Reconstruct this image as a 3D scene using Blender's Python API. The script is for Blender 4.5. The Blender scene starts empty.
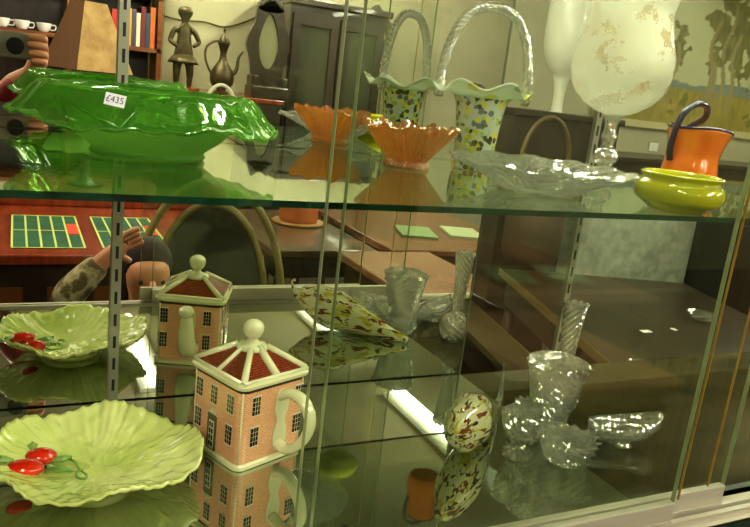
import bpy, bmesh, math, random
from mathutils import Vector, Matrix, noise
random.seed(7)
PI = math.pi
sc = bpy.context.scene
col = sc.collection

# ------------------------------------------------------------------ camera
ZC = 1.5                      # eye height
F = 731.0
def nrm(v): v = Vector(v); v.normalize(); return v
fwd = nrm((.4414, .867, -.2323))
upv = Vector((.001, .258, .966)); upv = nrm(upv - fwd * upv.dot(fwd))
rgt = fwd.cross(upv)
EYE = Vector((0, 0, ZC))
def ray(px, py): return rgt * (px - 375) - upv * (py - 263.5) + fwd * F
def P(px, py, Y):
    d = ray(px, py); return EYE + d * (Y / d.y)
def PZ(px, py, z):
    d = ray(px, py); return EYE + d * ((z - ZC) / d.z)
MY = .95                      # mirror depth
def V(px, py, Y):             # a point of the room as met in the mirror
    p = P(px, py, Y); return Vector((p.x, 2 * MY - p.y, p.z))
def VX(px, Y, py=64): return V(px, py, Y).x
cam = bpy.data.cameras.new('camera'); co = bpy.data.objects.new('camera', cam); col.objects.link(co)
M = Matrix((rgt, upv, -fwd)).transposed().to_4x4(); M.translation = EYE
co.matrix_world = M
cam.sensor_width = 36; cam.lens = F / 750 * 36; cam.clip_start = .03; cam.clip_end = 60
sc.camera = co
ZU = ZC - .092                # upper shelf top
ZL = ZC - .445                # lower shelf top
FY = .53                      # front of the shelves

# ------------------------------------------------------------------ materials
def nt(name):
    m = bpy.data.materials.new(name); m.use_nodes = True
    t = m.node_tree; t.nodes.clear()
    o = t.nodes.new('ShaderNodeOutputMaterial')
    return m, t, o
def N(t, kind, **kw):
    n = t.nodes.new(kind)
    for k, v in kw.items():
        if k.startswith('_'): setattr(n, k[1:], v)
        else: n.inputs[k.replace('__', ' ')].default_value = v
    return n
def c4(c): return (c[0], c[1], c[2], 1)
def srgb(r, g, b):
    f = lambda c: (c / 255 / 12.92) if c <= 10 else ((c / 255 + .055) / 1.055) ** 2.4
    return (f(r), f(g), f(b))
def ramp(t, fac, stops):
    r = t.nodes.new('ShaderNodeValToRGB'); t.links.new(fac, r.inputs[0])
    e = r.color_ramp.elements
    while len(e) < len(stops): e.new(.5)
    for k, (p, c) in enumerate(stops): e[k].position = p; e[k].color = c4(c)
    return r.outputs[0]
def coords(t, scale=(1, 1, 1), src='Object'):
    tc = t.nodes.new('ShaderNodeTexCoord'); mp = t.nodes.new('ShaderNodeMapping')
    mp.inputs['Scale'].default_value = scale
    t.links.new(tc.outputs[src], mp.inputs[0]); return mp.outputs[0]
def bumpn(t, vec, scale, strength, dist=.002, detail=3):
    n = N(t, 'ShaderNodeTexNoise', Scale=scale, Detail=detail)
    t.links.new(vec, n.inputs['Vector'])
    b = N(t, 'ShaderNodeBump', Strength=strength, Distance=dist)
    t.links.new(n.outputs[0], b.inputs['Height']); return b.outputs[0], n.outputs[0]
def mat(name, c, rough=.5, metal=0, vary=0, vscale=6, c2=None, bump=0, bscale=40, coat=0, spec=.5, stretch=(1, 1, 1), sheen=0):
    m, t, o = nt(name)
    p = N(t, 'ShaderNodeBsdfPrincipled', Roughness=rough, Metallic=metal)
    p.inputs['Coat Weight'].default_value = coat; p.inputs['Specular IOR Level'].default_value = spec
    p.inputs['Base Color'].default_value = c4(c)
    if vary or c2 or bump:
        v = coords(t, stretch)
    if vary or c2:
        n = N(t, 'ShaderNodeTexNoise', Scale=vscale, Detail=5, Roughness=.6); t.links.new(v, n.inputs['Vector'])
        d = c2 or tuple(x * (1 - vary) for x in c)
        t.links.new(ramp(t, n.outputs[0], [(.35, d), (.65, c)]), p.inputs['Base Color'])
    if bump:
        b, _ = bumpn(t, v, bscale, bump); t.links.new(b, p.inputs['Normal'])
    t.links.new(p.outputs[0], o.inputs[0]); return m
def glass(name, c=(1, 1, 1), rough=0, clear=.2, haze=0, hazec=(.9, .95, .88), bump=0, bscale=60, ior=1.5, gloss=0):
    m, t, o = nt(name)
    g = N(t, 'ShaderNodeBsdfGlass', Color=c4(c), Roughness=rough, IOR=ior)
    tr = N(t, 'ShaderNodeBsdfTransparent', Color=c4(c))
    mx = N(t, 'ShaderNodeMixShader', Fac=clear)
    t.links.new(g.outputs[0], mx.inputs[1]); t.links.new(tr.outputs[0], mx.inputs[2]); out = mx.outputs[0]
    nl = None
    if bump:
        nl, _ = bumpn(t, coords(t), bscale, bump); t.links.new(nl, g.inputs['Normal'])
    if haze:
        d = N(t, 'ShaderNodeBsdfDiffuse', Color=c4(hazec)); tl = N(t, 'ShaderNodeBsdfTranslucent', Color=c4(hazec))
        a = N(t, 'ShaderNodeMixShader', Fac=.5); t.links.new(d.outputs[0], a.inputs[1]); t.links.new(tl.outputs[0], a.inputs[2])
        b = N(t, 'ShaderNodeMixShader', Fac=haze); t.links.new(out, b.inputs[1]); t.links.new(a.outputs[0], b.inputs[2]); out = b.outputs[0]
    if gloss:
        gl = N(t, 'ShaderNodeBsdfGlossy', Color=(1, 1, 1, 1), Roughness=.06)
        b = N(t, 'ShaderNodeMixShader', Fac=gloss); t.links.new(out, b.inputs[1]); t.links.new(gl.outputs[0], b.inputs[2]); out = b.outputs[0]
        if nl: t.links.new(nl, gl.inputs['Normal'])
    t.links.new(out, o.inputs[0]); return m
def pane_mat(name, tint, ior=1.45, boost=0):
    m, t, o = nt(name)
    tr = N(t, 'ShaderNodeBsdfTransparent', Color=c4(tint))
    gl = N(t, 'ShaderNodeBsdfGlossy', Color=(.93, 1, .93, 1), Roughness=0)
    fr = N(t, 'ShaderNodeFresnel')
    ge = t.nodes.new('ShaderNodeNewGeometry'); im = N(t, 'ShaderNodeMapRange'); im.inputs[3].default_value = ior; im.inputs[4].default_value = 1 / ior
    t.links.new(ge.outputs['Backfacing'], im.inputs[0]); t.links.new(im.outputs[0], fr.inputs['IOR'])
    ad = N(t, 'ShaderNodeMath', _operation='ADD'); ad.inputs[1].default_value = boost; ad.use_clamp = True
    t.links.new(fr.outputs[0], ad.inputs[0])
    mx = N(t, 'ShaderNodeMixShader'); t.links.new(ad.outputs[0], mx.inputs[0])
    t.links.new(tr.outputs[0], mx.inputs[1]); t.links.new(gl.outputs[0], mx.inputs[2])
    t.links.new(mx.outputs[0], o.inputs[0]); return m
def emis(name, c, s):
    m, t, o = nt(name); e = N(t, 'ShaderNodeEmission', Color=c4(c), Strength=s); t.links.new(e.outputs[0], o.inputs[0]); return m
def attrmat(name, rough=.6, bump=0, coat=0):
    m, t, o = nt(name); p = N(t, 'ShaderNodeBsdfPrincipled', Roughness=rough)
    a = N(t, 'ShaderNodeAttribute', _attribute_name='Col'); t.links.new(a.outputs[0], p.inputs['Base Color'])
    p.inputs['Coat Weight'].default_value = coat
    if bump:
        b, _ = bumpn(t, coords(t), 60, bump); t.links.new(b, p.inputs['Normal'])
    t.links.new(p.outputs[0], o.inputs[0]); return m

# ------------------------------------------------------------------ mesh helpers
class MB:
    def __init__(s): s.v = []; s.f = []; s.m = []; s.uv = {}
    def add(s, vs, fs, mi=0):
        b = len(s.v); s.v += [tuple(v) for v in vs]; s.f += [tuple(b + i for i in f) for f in fs]; s.m += [mi] * len(fs)
        return s
    def box(s, a, b, mi=0):
        x0, y0, z0 = (min(a[i], b[i]) for i in range(3)); x1, y1, z1 = (max(a[i], b[i]) for i in range(3))
        return s.add([(x0, y0, z0), (x1, y0, z0), (x1, y1, z0), (x0, y1, z0), (x0, y0, z1), (x1, y0, z1), (x1, y1, z1), (x0, y1, z1)],
                     [(0, 3, 2, 1), (4, 5, 6, 7), (0, 1, 5, 4), (1, 2, 6, 5), (2, 3, 7, 6), (3, 0, 4, 7)], mi)
    def lathe(s, prof, seg=48, fn=None, c=(0, 0, 0), mi=0, close=False, axis=None):
        vs, fs = [], []
        n = len(prof)
        for j, (r, z) in enumerate(prof):
            for i in range(seg):
                a = 2 * PI * i / seg
                rr, zz = fn(j, a, r, z) if fn else (r, z)
                vs.append((c[0] + rr * math.cos(a), c[1] + rr * math.sin(a), c[2] + zz))
        for j in range(n - 1 + (1 if close else 0)):
            for i in range(seg):
                k = (i + 1) % seg; j2 = (j + 1) % n
                fs.append((j * seg + i, j * seg + k, j2 * seg + k, j2 * seg + i))
        if not close:
            if prof[0][0] > 1e-5: fs.append(tuple(range(seg - 1, -1, -1)))
            if prof[-1][0] > 1e-5: fs.append(tuple((n - 1) * seg + i for i in range(seg)))
        return s.add(vs, fs, mi)
    def tube(s, pts, rad, seg=10, mi=0, flat=1, cap=True):
        pts = [Vector(p) for p in pts]; n = len(pts)
        R = rad if isinstance(rad, (list, tuple)) else [rad] * n
        vs, fs = [], []; up = None
        for i, p in enumerate(pts):
            d = (pts[min(i + 1, n - 1)] - pts[max(i - 1, 0)]).normalized()
            if up is None:
                up = Vector((0, 0, 1)) if abs(d.z) < .9 else Vector((0, 1, 0))
            up = (up - d * up.dot(d)).normalized(); sd = d.cross(up)
            for k in range(seg):
                a = 2 * PI * k / seg
                vs.append(p + (up * math.cos(a) + sd * math.sin(a) * flat) * R[i])
        for i in range(n - 1):
            for k in range(seg):
                q = (k + 1) % seg
                fs.append((i * seg + k, i * seg + q, (i + 1) * seg + q, (i + 1) * seg + k))
        if cap: fs += [tuple(range(seg - 1, -1, -1)), tuple((n - 1) * seg + k for k in range(seg))]
        return s.add(vs, fs, mi)
    def ball(s, c, r, seg=20, mi=0, sc_=(1, 1, 1)):
        pr = [(r * math.sin(PI * j / 12), -r * math.cos(PI * j / 12)) for j in range(13)]
        b = len(s.v); s.lathe([(max(a, 1e-6), z) for a, z in pr], seg, mi=mi)
        for i in range(b, len(s.v)):
            v = s.v[i]; s.v[i] = (c[0] + v[0] * sc_[0], c[1] + v[1] * sc_[1], c[2] + v[2] * sc_[2])
        return s
    def prism(s, poly, y0, y1, mi=0):   # polygon in x,z extruded along y
        n = len(poly)
        vs = [(x, y0, z) for x, z in poly] + [(x, y1, z) for x, z in poly]
        fs = [tuple(range(n)), tuple(range(2 * n - 1, n - 1, -1))] + [(i, i + n, (i + 1) % n + n, (i + 1) % n) for i in range(n)]
        return s.add(vs, fs, mi)
    def build(s, name, mats, parent=None, smooth=False, loc=None, bevel=0, sub=0):
        me = bpy.data.meshes.new(name); me.from_pydata(s.v, [], s.f)
        for m in (mats if isinstance(mats, (list, tuple)) else [mats]): me.materials.append(m)
        me.polygons.foreach_set('material_index', s.m)
        bm = bmesh.new(); bm.from_mesh(me)
        bmesh.ops.recalc_face_normals(bm, faces=bm.faces); bm.to_mesh(me); bm.free()
        if smooth: me.polygons.foreach_set('use_smooth', [True] * len(me.polygons))
        me.update()
        o = bpy.data.objects.new(name, me); col.objects.link(o)
        if parent: o.parent = parent
        if loc is not None: o.location = loc
        if bevel:
            b = o.modifiers.new('bevel', 'BEVEL'); b.width = bevel; b.segments = 2; b.limit_method = 'ANGLE'
        if sub:
            b = o.modifiers.new('sub', 'SUBSURF'); b.levels = sub; b.render_levels = sub
        return o
def tag(o, label, cat, group=None):
    o['label'] = label; o['category'] = cat
    if group: o['group'] = group
    return o
def thing(name, label, cat, loc=(0, 0, 0), rz=0, group=None):
    o = bpy.data.objects.new(name, None); col.objects.link(o); o.location = loc; o.rotation_euler = (0, 0, rz)
    o.empty_display_size = .05
    return tag(o, label, cat, group)
def struct(o): o['kind'] = 'structure'; return o
def shell(prof, t):
    """outer profile (bottom->top) to closed outer+inner profile, thickness t"""
    inner = []
    n = len(prof)
    for i, (r, z) in enumerate(prof):
        a = Vector(prof[max(i - 1, 0)]); b = Vector(prof[min(i + 1, n - 1)]); d = (b - a).normalized()
        nr = Vector((-d.y, d.x)); inner.append((max(r + nr.x * t, 1e-5), z + nr.y * t))
    return list(prof) + inner[::-1]
def smoothp(pts, k=4):
    """Catmull-Rom through profile points"""
    out = []
    n = len(pts)
    for i in range(n - 1):
        p0, p1, p2, p3 = (Vector(pts[max(0, min(n - 1, i + d))]) for d in (-1, 0, 1, 2))
        for j in range(k):
            t = j / k
            out.append(tuple(.5 * ((2 * p1) + (p2 - p0) * t + (2 * p0 - 5 * p1 + 4 * p2 - p3) * t * t + (3 * p1 - p0 - 3 * p2 + p3) * t ** 3)))
    out.append(tuple(pts[-1])); return out

# ------------------------------------------------------------------ common materials
M_wood = mat('brown_wood', srgb(120, 72, 34), .35, c2=srgb(84, 46, 20), vscale=5, stretch=(1, 1, 9), coat=.3)
M_darkwood = mat('dark_wood', srgb(54, 38, 24), .35, c2=srgb(34, 24, 15), vscale=5, stretch=(8, 1, 1), coat=.2)
M_redwood = mat('red_wood', srgb(140, 62, 30), .25, c2=srgb(100, 40, 18), vscale=4, stretch=(6, 1, 1), coat=.5)
M_table = mat('brown_tabletop', srgb(124, 86, 56), .22, c2=srgb(96, 62, 38), vscale=4, stretch=(1, 7, 1), coat=.5)
M_bronze = mat('bronze', srgb(88, 74, 44), .45, metal=.5, c2=srgb(48, 38, 22), vscale=14)
M_plaster = mat('plaster', srgb(176, 170, 142), .9, c2=srgb(158, 152, 126), vscale=1.3, bump=.1, bscale=25)
M_cream = mat('cream_paint', srgb(205, 198, 158), .8, vary=.05)
M_alu = mat('aluminium', srgb(186, 180, 158), .42, metal=.4, vary=.08, vscale=20, stretch=(1, 30, 30))
M_green = mat('dark_green_paint', srgb(18, 44, 32), .5, vary=.2)
M_black = mat('black_slot', (.004, .004, .003), .6)
M_mirror = mat('mirror_silver', (.86, .87, .80), 0, metal=1)
M_pane = pane_mat('door_glass', (.95, .965, .93), 1.34)
M_edge = mat('glass_edge', srgb(140, 150, 112), .2, coat=1, vary=.2, vscale=30)
M_gold = mat('gold_edge', srgb(160, 130, 60), .3, metal=.4)
M_sedge = mat('shelf_edge', srgb(22, 66, 44), .12, coat=1, c2=srgb(10, 34, 24), vscale=30)
M_shelf = pane_mat('shelf_glass', (.90, .95, .88), 1.5, .03)
def base_shelf_mat():
    m, t, o = nt('mirrored_shelf')
    g = N(t, 'ShaderNodeBsdfGlossy', Color=(.80, .84, .74, 1), Roughness=.012)
    d = N(t, 'ShaderNodeBsdfDiffuse', Color=c4(srgb(70, 76, 52)))
    mx = N(t, 'ShaderNodeMixShader', Fac=.66)
    t.links.new(d.outputs[0], mx.inputs[1]); t.links.new(g.outputs[0], mx.inputs[2]); t.links.new(mx.outputs[0], o.inputs[0]); return m
M_base = base_shelf_mat()
M_crystal = glass('cut_crystal', (.99, 1, .98), 0, .30, .05, hazec=(1, 1, .96), gloss=.34, bump=1.0, bscale=85)
M_cut = glass('diamond_cut_crystal', (.99, 1, .98), 0, .30, .05, hazec=(1, 1, .97), gloss=.42, bump=1.0, bscale=95)
M_clear = glass('clear_glass', (.96, 1, .95), 0, .45, .05, gloss=.04)

# ------------------------------------------------------------------ room shell
XL, XR, YB, YF, ZT = -2.6, 7.4, -4.3, 4.0, 2.65
struct(MB().box((XL, YB, -.05), (XR, YF, 0)).build('floor', mat('floor_carpet', srgb(66, 52, 34), .95, c2=srgb(46, 36, 22), vscale=9)))
struct(MB().box((XL, YB, ZT), (XR, YF, ZT + .05)).build('ceiling', mat('ceiling_paint', srgb(176, 172, 140), .95, vary=.06)))
struct(MB().box((XL, YB - .05, 0), (XR, YB, ZT)).build('wall_back', M_plaster))
struct(MB().box((XL, YF, 0), (XR, YF + .05, ZT)).build('wall_front', M_plaster))
struct(MB().box((XL - .05, YB, 0), (XL, YF, ZT)).build('wall_left', M_plaster))
struct(MB().box((XR, YB, 0), (XR + .05, YF, ZT)).build('wall_right', M_plaster))
PV = YF
# ceiling lights
M_tube = emis('tube_light', (1, .96, .83), 105)
M_white = mat('white_enamel', (.75, .74, .66), .5)
def fixture(x, y0, y1, label):
    t = thing('ceiling_light', label, 'light', (x, (y0 + y1) / 2, ZT), group=None)
    L = abs(y1 - y0) / 2
    MB().box((-.09, -L, -.025), (.09, L, 0)).build('housing', M_white, t)
    MB().tube([(0, -L + .02, -.045), (0, L - .02, -.045)], .036, 12).build('tube', M_tube, t, smooth=True)
fixture(2.36, -.8, -2.2, 'fluorescent ceiling tube light whose streak shows beside the speckled shell')
fixture(.80, -2.55, -3.9, 'fluorescent ceiling tube light above the bronze statue and ewer')
fixture(-.9, -.6, -2.0, 'added unseen ceiling tube light over the game table')  # extra tube added out of view for more room light
fixture(4.8, 1.6, 3.0, 'added unseen ceiling tube light in front of the landscape painting')  # added to light the room behind the cabinet
fixture(1.0, 1.6, 3.0, 'added unseen ceiling tube light behind the mirrored back')  # second tube added for lighting behind the cabinet
fixture(4.4, -.2, -1.6, 'added unseen ceiling tube light nearest the landscape painting')  # added off view as extra room light
fixture(2.36, -2.9, -4.1, 'added unseen ceiling tube light beside the dark glazed cabinet')  # another unseen tube, added to the room lighting

# ------------------------------------------------------------------ display cabinet
cab = thing('display_cabinet', 'glass display cabinet with mirrored back, sliding doors and aluminium rails', 'cabinet', (.8, .75, 0))
def cpart(mb, name, m, parent=cab, **k):
    o = mb.build(name, m, None, **k)
    o.parent = parent; return o
cab_off = Matrix.Translation((-.8, -.75, 0))
def cp(mb, name, m, parent=None, **k):
    mb.v = [(v[0] - .8, v[1] - .75, v[2]) for v in mb.v]
    o = mb.build(name, m, parent or cab, **k); return o
X0, X1 = -.045, 1.72
JX = .664
zt = ZC + .62
cp(MB().box((X0, MY, ZL - .2), (JX - .0015, MY + .004, zt)), 'mirror_panel', M_mirror)
cp(MB().box((JX + .0015, MY, ZL - .2), (X1, MY + .004, zt)), 'clear_back_panel', M_pane)
cp(MB().box((X0, MY + .006, 0), (JX + .004, MY + .02, zt)), 'back_board', M_darkwood)
cp(MB().box((JX + .004, MY + .006, 0), (X1, MY + .02, ZL - .02)), 'lower_back_board', M_darkwood)
cp(MB().box((JX - .0012, MY - .0015, ZL), (JX + .0012, MY + .003, zt)), 'panel_joint', mat('joint_strip', srgb(74, 80, 58), .4))
# slotted support strips
for sx in (.115, .857):
    mb = MB().box((sx - .006, MY - .010, ZL + .001), (sx + .006, MY - .002, zt))
    o = cp(mb, 'support_strip', mat('strip_steel', srgb(150, 150, 132), .35, metal=.6))
    sl = MB(); z = ZL + .02
    while z < zt - .03:
        sl.box((sx - .0018, MY - .0106, z), (sx + .0018, MY - .0098, z + .016)); z += .030
    cp(sl, 'slots', M_black, parent=o)
    # shelf bracket
    if sx < .5: pass
# frame
cp(MB().box((X0 - .02, .50, 0), (X0 + .002, MY + .02, ZL - .02)).box((X0 - .02, .50, ZL - .02), (X0, .512, zt)).box((X0 - .02, MY, ZL - .02), (X0, MY + .02, zt)), 'end_frame', M_alu)
cp(MB().box((X1, .50, 0), (X1 + .02, MY + .02, zt)), 'end_panel', M_darkwood)
cp(MB().box((X0, .49, zt), (X1, MY + .02, zt + .03)), 'cabinet_top', M_darkwood)
cp(MB().box((X0, .500, 0), (X1, .52, ZL - .012)), 'fascia', M_green)
cp(MB().box((X0, .506, ZL - .012), (X1, .513, ZL - .001)).box((X0, .5195, ZL - .012), (X1, .5245, ZL - .001)).box((X0, .5, ZL - .014), (X1, .545, ZL - .011)), 'door_track', M_alu)
cp(MB().box((X0, .50, zt - .03), (X1, .55, zt)), 'top_track', M_alu)
# doors: both slid to the right
xa = P(317, 300, .510).x; xb = P(333, 300, .526).x
xA = P(706, 340, .510).x; xB = P(756, 340, .526).x
def door(x0, x1, y0, y1, rail0, rail1):
    d = cp(MB().box((x0 + .0006, y0, ZL + .012), (x1 - .0006, y1, zt - .01)), 'sliding_door', M_pane)
    for q0, q1 in ((x0, x0 + .0005), (x1 - .0005, x1)): cp(MB().box((q0, y0 - .0002, ZL + .012), (q1, y1 + .0002, zt - .01)), 'pane_edge', M_edge, parent=d)
    cp(MB().box((x0, y0 - .002, ZL + .001), (x1, y1 + .002, ZL + .026)).box((x0, y0 - .0035, ZL + .001), (x1, y0 - .002, ZL + .004)), 'bottom_rail', M_alu, parent=d, bevel=.0008)
door(xa, P(676, 493, .505).x + .004, .5075, .5125, 0, 0)
door(xb, xB, .5205, .5255, 0, 0)
# glass finger pull strips on the right hand side of the doors
xp = P(694, 340, .5)
cp(MB().box((P(718, 340, .503).x - .0008, .5045, ZL + .03), (P(718, 340, .503).x, .5074, zt - .03)), 'pull_strip', M_gold)
cp(MB().box((P(745, 340, .517).x - .0008, .5176, ZL + .03), (P(745, 340, .517).x, .5204, zt - .03)), 'pull_strip', M_gold)

# shelves
def shelf(name, z, th, mtop, medge, y0, label, x1=None, y1=None):
    t = thing(name, label, 'shelf', (.8, .75, z - th))
    o = MB().box((X0 - .8, y0 + .001 - .75, 0), ((x1 or X1) - .8, (y1 or MY - .0105) - .75, th)).build('glass_sheet', mtop, t)
    MB().box((X0 - .8, y0 - .75, -.0002), (X1 - .8, y0 + .0009 - .75, th + .0002)).build('front_edge', medge, t)
    return t
shelf('glass_shelf', ZU, .005, M_shelf, M_sedge, FY, 'clear glass shelf with dark green front edge carrying the green bowl and goblet')
ms = shelf('mirrored_shelf', ZL, .008, M_base, M_sedge, .55, 'reflective bottom shelf carrying the teapot, leaf plate and cut crystal', JX, MY - .004)
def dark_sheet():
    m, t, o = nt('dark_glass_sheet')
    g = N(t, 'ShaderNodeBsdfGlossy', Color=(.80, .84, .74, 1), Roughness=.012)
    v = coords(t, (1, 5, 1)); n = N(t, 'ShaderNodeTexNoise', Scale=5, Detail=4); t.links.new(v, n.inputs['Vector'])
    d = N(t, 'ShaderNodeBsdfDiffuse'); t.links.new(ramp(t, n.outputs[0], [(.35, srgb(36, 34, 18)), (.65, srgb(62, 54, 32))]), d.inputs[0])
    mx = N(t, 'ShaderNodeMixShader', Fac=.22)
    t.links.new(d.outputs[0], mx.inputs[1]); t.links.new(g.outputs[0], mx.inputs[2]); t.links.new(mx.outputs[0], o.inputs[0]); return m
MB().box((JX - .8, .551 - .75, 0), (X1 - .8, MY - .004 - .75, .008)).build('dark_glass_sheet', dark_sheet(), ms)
# unseen fill lamp, added inside the cabinet to brighten its contents
lamp = thing('added_fill_lamp', 'added unseen fill tube under the top of the display cabinet', 'light', (1.0, .62, zt))
MB().box((-.6, -.03, -.03), (.6, .03, 0)).build('housing', M_white, lamp)
MB().tube([(-.58, 0, -.042), (.58, 0, -.042)], .012, 10).build('tube', emis('fill_tube', (1, .97, .80), 95), lamp, smooth=True)

# ------------------------------------------------------------------ green bowl
def green_mats():
    return glass('green_glass', srgb(202, 238, 160), .02, .5, .20, hazec=srgb(126, 184, 84), gloss=.10, bump=.6, bscale=45), \
        glass('green_frosted', srgb(204, 236, 164), .25, .35, .45, hazec=srgb(140, 178, 104), gloss=.03, bump=.5, bscale=320)
gA, gB = green_mats()
gb = thing('green_glass_bowl', 'large green glass bowl with wide turned-down wavy rim and white price sticker', 'bowl', (.120, .764, ZU))
body = smoothp([(.052, .000), (.056, .003), (.0545, .007), (.060, .012), (.071, .020), (.079, .029), (.084, .038), (.088, .048)])
MB().lathe(shell(body, .0045), 72, close=False).build('bowl_body', gB, gb, smooth=True)
def brim(j, a, r, z):
    k = max(0, (r - .088) / .040)
    w = math.sin(4 * a + .6) * .0032 * k + math.sin(9 * a) * .0016 * k
    lobe = 1 + .02 * k * math.cos(2 * a) + .012 * k * math.cos(8 * a)
    return r * lobe, z + w + .0012 * math.sin(26 * a + 40 * r) * min(1, k * 2)
br = smoothp([(.0882, .046), (.090, .056), (.093, .061), (.098, .0610), (.104, .055), (.112, .044), (.119, .036), (.125, .0325)])
MB().lathe(shell(br, .004), 144, brim, close=True).build('turned_rim', gA, gb, smooth=True)
# leaf veins on the rim
for k in range(9):
    a0 = k * 2 * PI / 9 + .2
    mb = MB()
    for br_ in (0, .5, -.45):
        pts = []
        for q in range(9):
            s = q / 8
            if br_ and s < .3: continue
            r = .0965 + .026 * s; a = a0 + .30 * s + br_ * (s - .3)
            z = .0635 - .028 * s
            pts.append((r * math.cos(a), r * math.sin(a), z + .0014))
        mb.tube(pts, [.0015 * (1 - .5 * q / len(pts)) for q in range(len(pts))], 6)
    mb.build('leaf_vein', gA, gb, smooth=True)
# price sticker, on the camera side of the rim
sp = P(115, 100, .641) - Vector((.120, .764, ZU))
st = thing  # (alias kept simple)
me = MB(); e1 = (rgt * .93 + upv * -.22).normalized(); e2 = fwd.cross(e1).normalized() * -1
if e2.z < 0: e2 = -e2
# tilt the sticker with the sloping rim
me.add([sp + e1 * a + e2 * b for a, b in ((-.0085, -.0050), (.0085, -.0050), (.0085, .0050), (-.0085, .0050))] + [sp + e1 * a + e2 * b + fwd * .0004 for a, b in ((-.0085, -.0050), (.0085, -.0050), (.0085, .0050), (-.0085, .0050))],
       [(0, 1, 2, 3), (7, 6, 5, 4), (0, 4, 5, 1), (1, 5, 6, 2), (2, 6, 7, 3), (3, 7, 4, 0)])
stk = me.build('price_sticker', mat('sticker_paper', (.82, .82, .84), .6), gb)
stk['label'] = 'white price sticker with handwritten figures'
def text_mesh(body, size, o, ex, ey, m, parent, name, off):
    cu = bpy.data.curves.new(name, 'FONT'); cu.body = body; cu.size = size; cu.align_x = 'CENTER'; cu.align_y = 'CENTER'
    ob = bpy.data.objects.new(name, cu); col.objects.link(ob)
    dg = bpy.context.evaluated_depsgraph_get(); me_ = bpy.data.meshes.new_from_object(ob.evaluated_get(dg))
    bpy.data.objects.remove(ob); me_.materials.clear(); me_.materials.append(m)
    R = Matrix((ex, ey, ex.cross(ey))).transposed().to_4x4(); R.translation = o + off
    me_.transform(R)
    t = bpy.data.objects.new(name, me_); col.objects.link(t); t.parent = parent
    return t
text_mesh('£435', .0075, sp, e1, e2, mat('ink', srgb(60, 60, 90), .6), stk, 'sticker_writing', -fwd * .0004)

# ------------------------------------------------------------------ amber ruffled bowl
amber = glass('amber_glass', srgb(244, 210, 120), .02, .3, .36, hazec=srgb(212, 146, 38), gloss=.28, bump=.8, bscale=170)
ab = thing('amber_glass_bowl', 'small amber carnival glass bowl with ribbed sides and ruffled rim', 'bowl', (.4445, .819, ZU))
pr = smoothp([(.026, 0), (.028, .003), (.025, .008), (.030, .016), (.038, .026), (.045, .036), (.052, .045), (.056, .050)], 5)
def ruf(j, a, r, z):
    k = max(0, (z - .006) / .044)
    return r * (1 + .07 * k * math.cos(10 * a) + .07 * abs(math.sin(16 * a))), z + .0035 * k * k * math.cos(10 * a + 1)
MB().lathe(shell(pr, .003), 160, ruf, close=False).build('bowl_body', amber, ab)
MB().lathe([(.024, 0), (.029, .001), (.0275, .005), (.0235, .004)], 60, close=True).build('foot_ring', amber, ab)

# ------------------------------------------------------------------ art glass basket
def speckle(name, base, cols, scale=55, haze=.75, thr=.36, stretch=(1, 1, 1), clearc=(.9, 1, .9)):
    m, t, o = nt(name)
    v = coords(t, stretch)
    vo = N(t, 'ShaderNodeTexVoronoi', Scale=scale); t.links.new(v, vo.inputs['Vector'])
    nz = N(t, 'ShaderNodeTexNoise', Scale=scale * 1.6, Detail=2); t.links.new(v, nz.inputs['Vector'])
    sep = N(t, 'ShaderNodeSeparateColor'); t.links.new(vo.outputs['Color'], sep.inputs[0])
    n = len(cols)
    rc = t.nodes.new('ShaderNodeValToRGB'); rc.color_ramp.interpolation = 'CONSTANT'
    e = rc.color_ramp.elements
    stops = cols + [base]
    while len(e) < len(stops): e.new(.5)
    for k, c in enumerate(stops): e[k].position = k * (.62 / n) if k < n else .62; e[k].color = c4(c)
    t.links.new(sep.outputs[0], rc.inputs[0])
    ad = N(t, 'ShaderNodeMath', _operation='ADD'); t.links.new(vo.outputs['Distance'], ad.inputs[0])
    ms = N(t, 'ShaderNodeMath', _operation='MULTIPLY_ADD'); ms.inputs[1].default_value = .5; ms.inputs[2].default_value = -.25
    t.links.new(nz.outputs[0], ms.inputs[0]); t.links.new(ms.outputs[0], ad.inputs[1])
    lt = N(t, 'ShaderNodeMath', _operation='LESS_THAN'); lt.inputs[1].default_value = thr; t.links.new(ad.outputs[0], lt.inputs[0])
    mix = t.nodes.new('ShaderNodeMix'); mix.data_type = 'RGBA'; mix.inputs[6].default_value = c4(base)
    t.links.new(lt.outputs[0], mix.inputs[0]); t.links.new(rc.outputs[0], mix.inputs[7])
    p = N(t, 'ShaderNodeBsdfPrincipled', Roughness=.08); p.inputs['Coat Weight'].default_value = .6
    t.links.new(mix.outputs[2], p.inputs['Base Color'])
    tr = N(t, 'ShaderNodeBsdfTransparent', Color=c4(clearc))
    mx = N(t, 'ShaderNodeMixShader', Fac=haze); t.links.new(tr.outputs[0], mx.inputs[1]); t.links.new(p.outputs[0], mx.inputs[2])
    t.links.new(mx.outputs[0], o.inputs[0]); return m
M_spat = speckle('spatter_glass', srgb(176, 184, 168), [srgb(200, 190, 44), srgb(170, 172, 60), srgb(60, 70, 40), srgb(90, 80, 34), srgb(150, 170, 70), srgb(96, 106, 120)], 150, .88, .66)
M_lip = speckle('frosted_lip', srgb(200, 204, 184), [srgb(196, 190, 70), srgb(150, 156, 110)], 40, .62, .4)
bk = thing('glass_basket', 'speckled green and yellow glass basket with tall clear twisted handle', 'basket', (.556, .838, ZU), math.radians(-26))
pr = smoothp([(.022, 0), (.026, .002), (.026, .010), (.028, .04), (.031, .070), (.034, .088), (.038, .096)], 4)
MB().lathe(shell(pr, .003), 64).build('basket_body', M_spat, bk, smooth=True)
lp = smoothp([(.0365, .094), (.044, .099), (.054, .103), (.064, .106)], 4)
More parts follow.
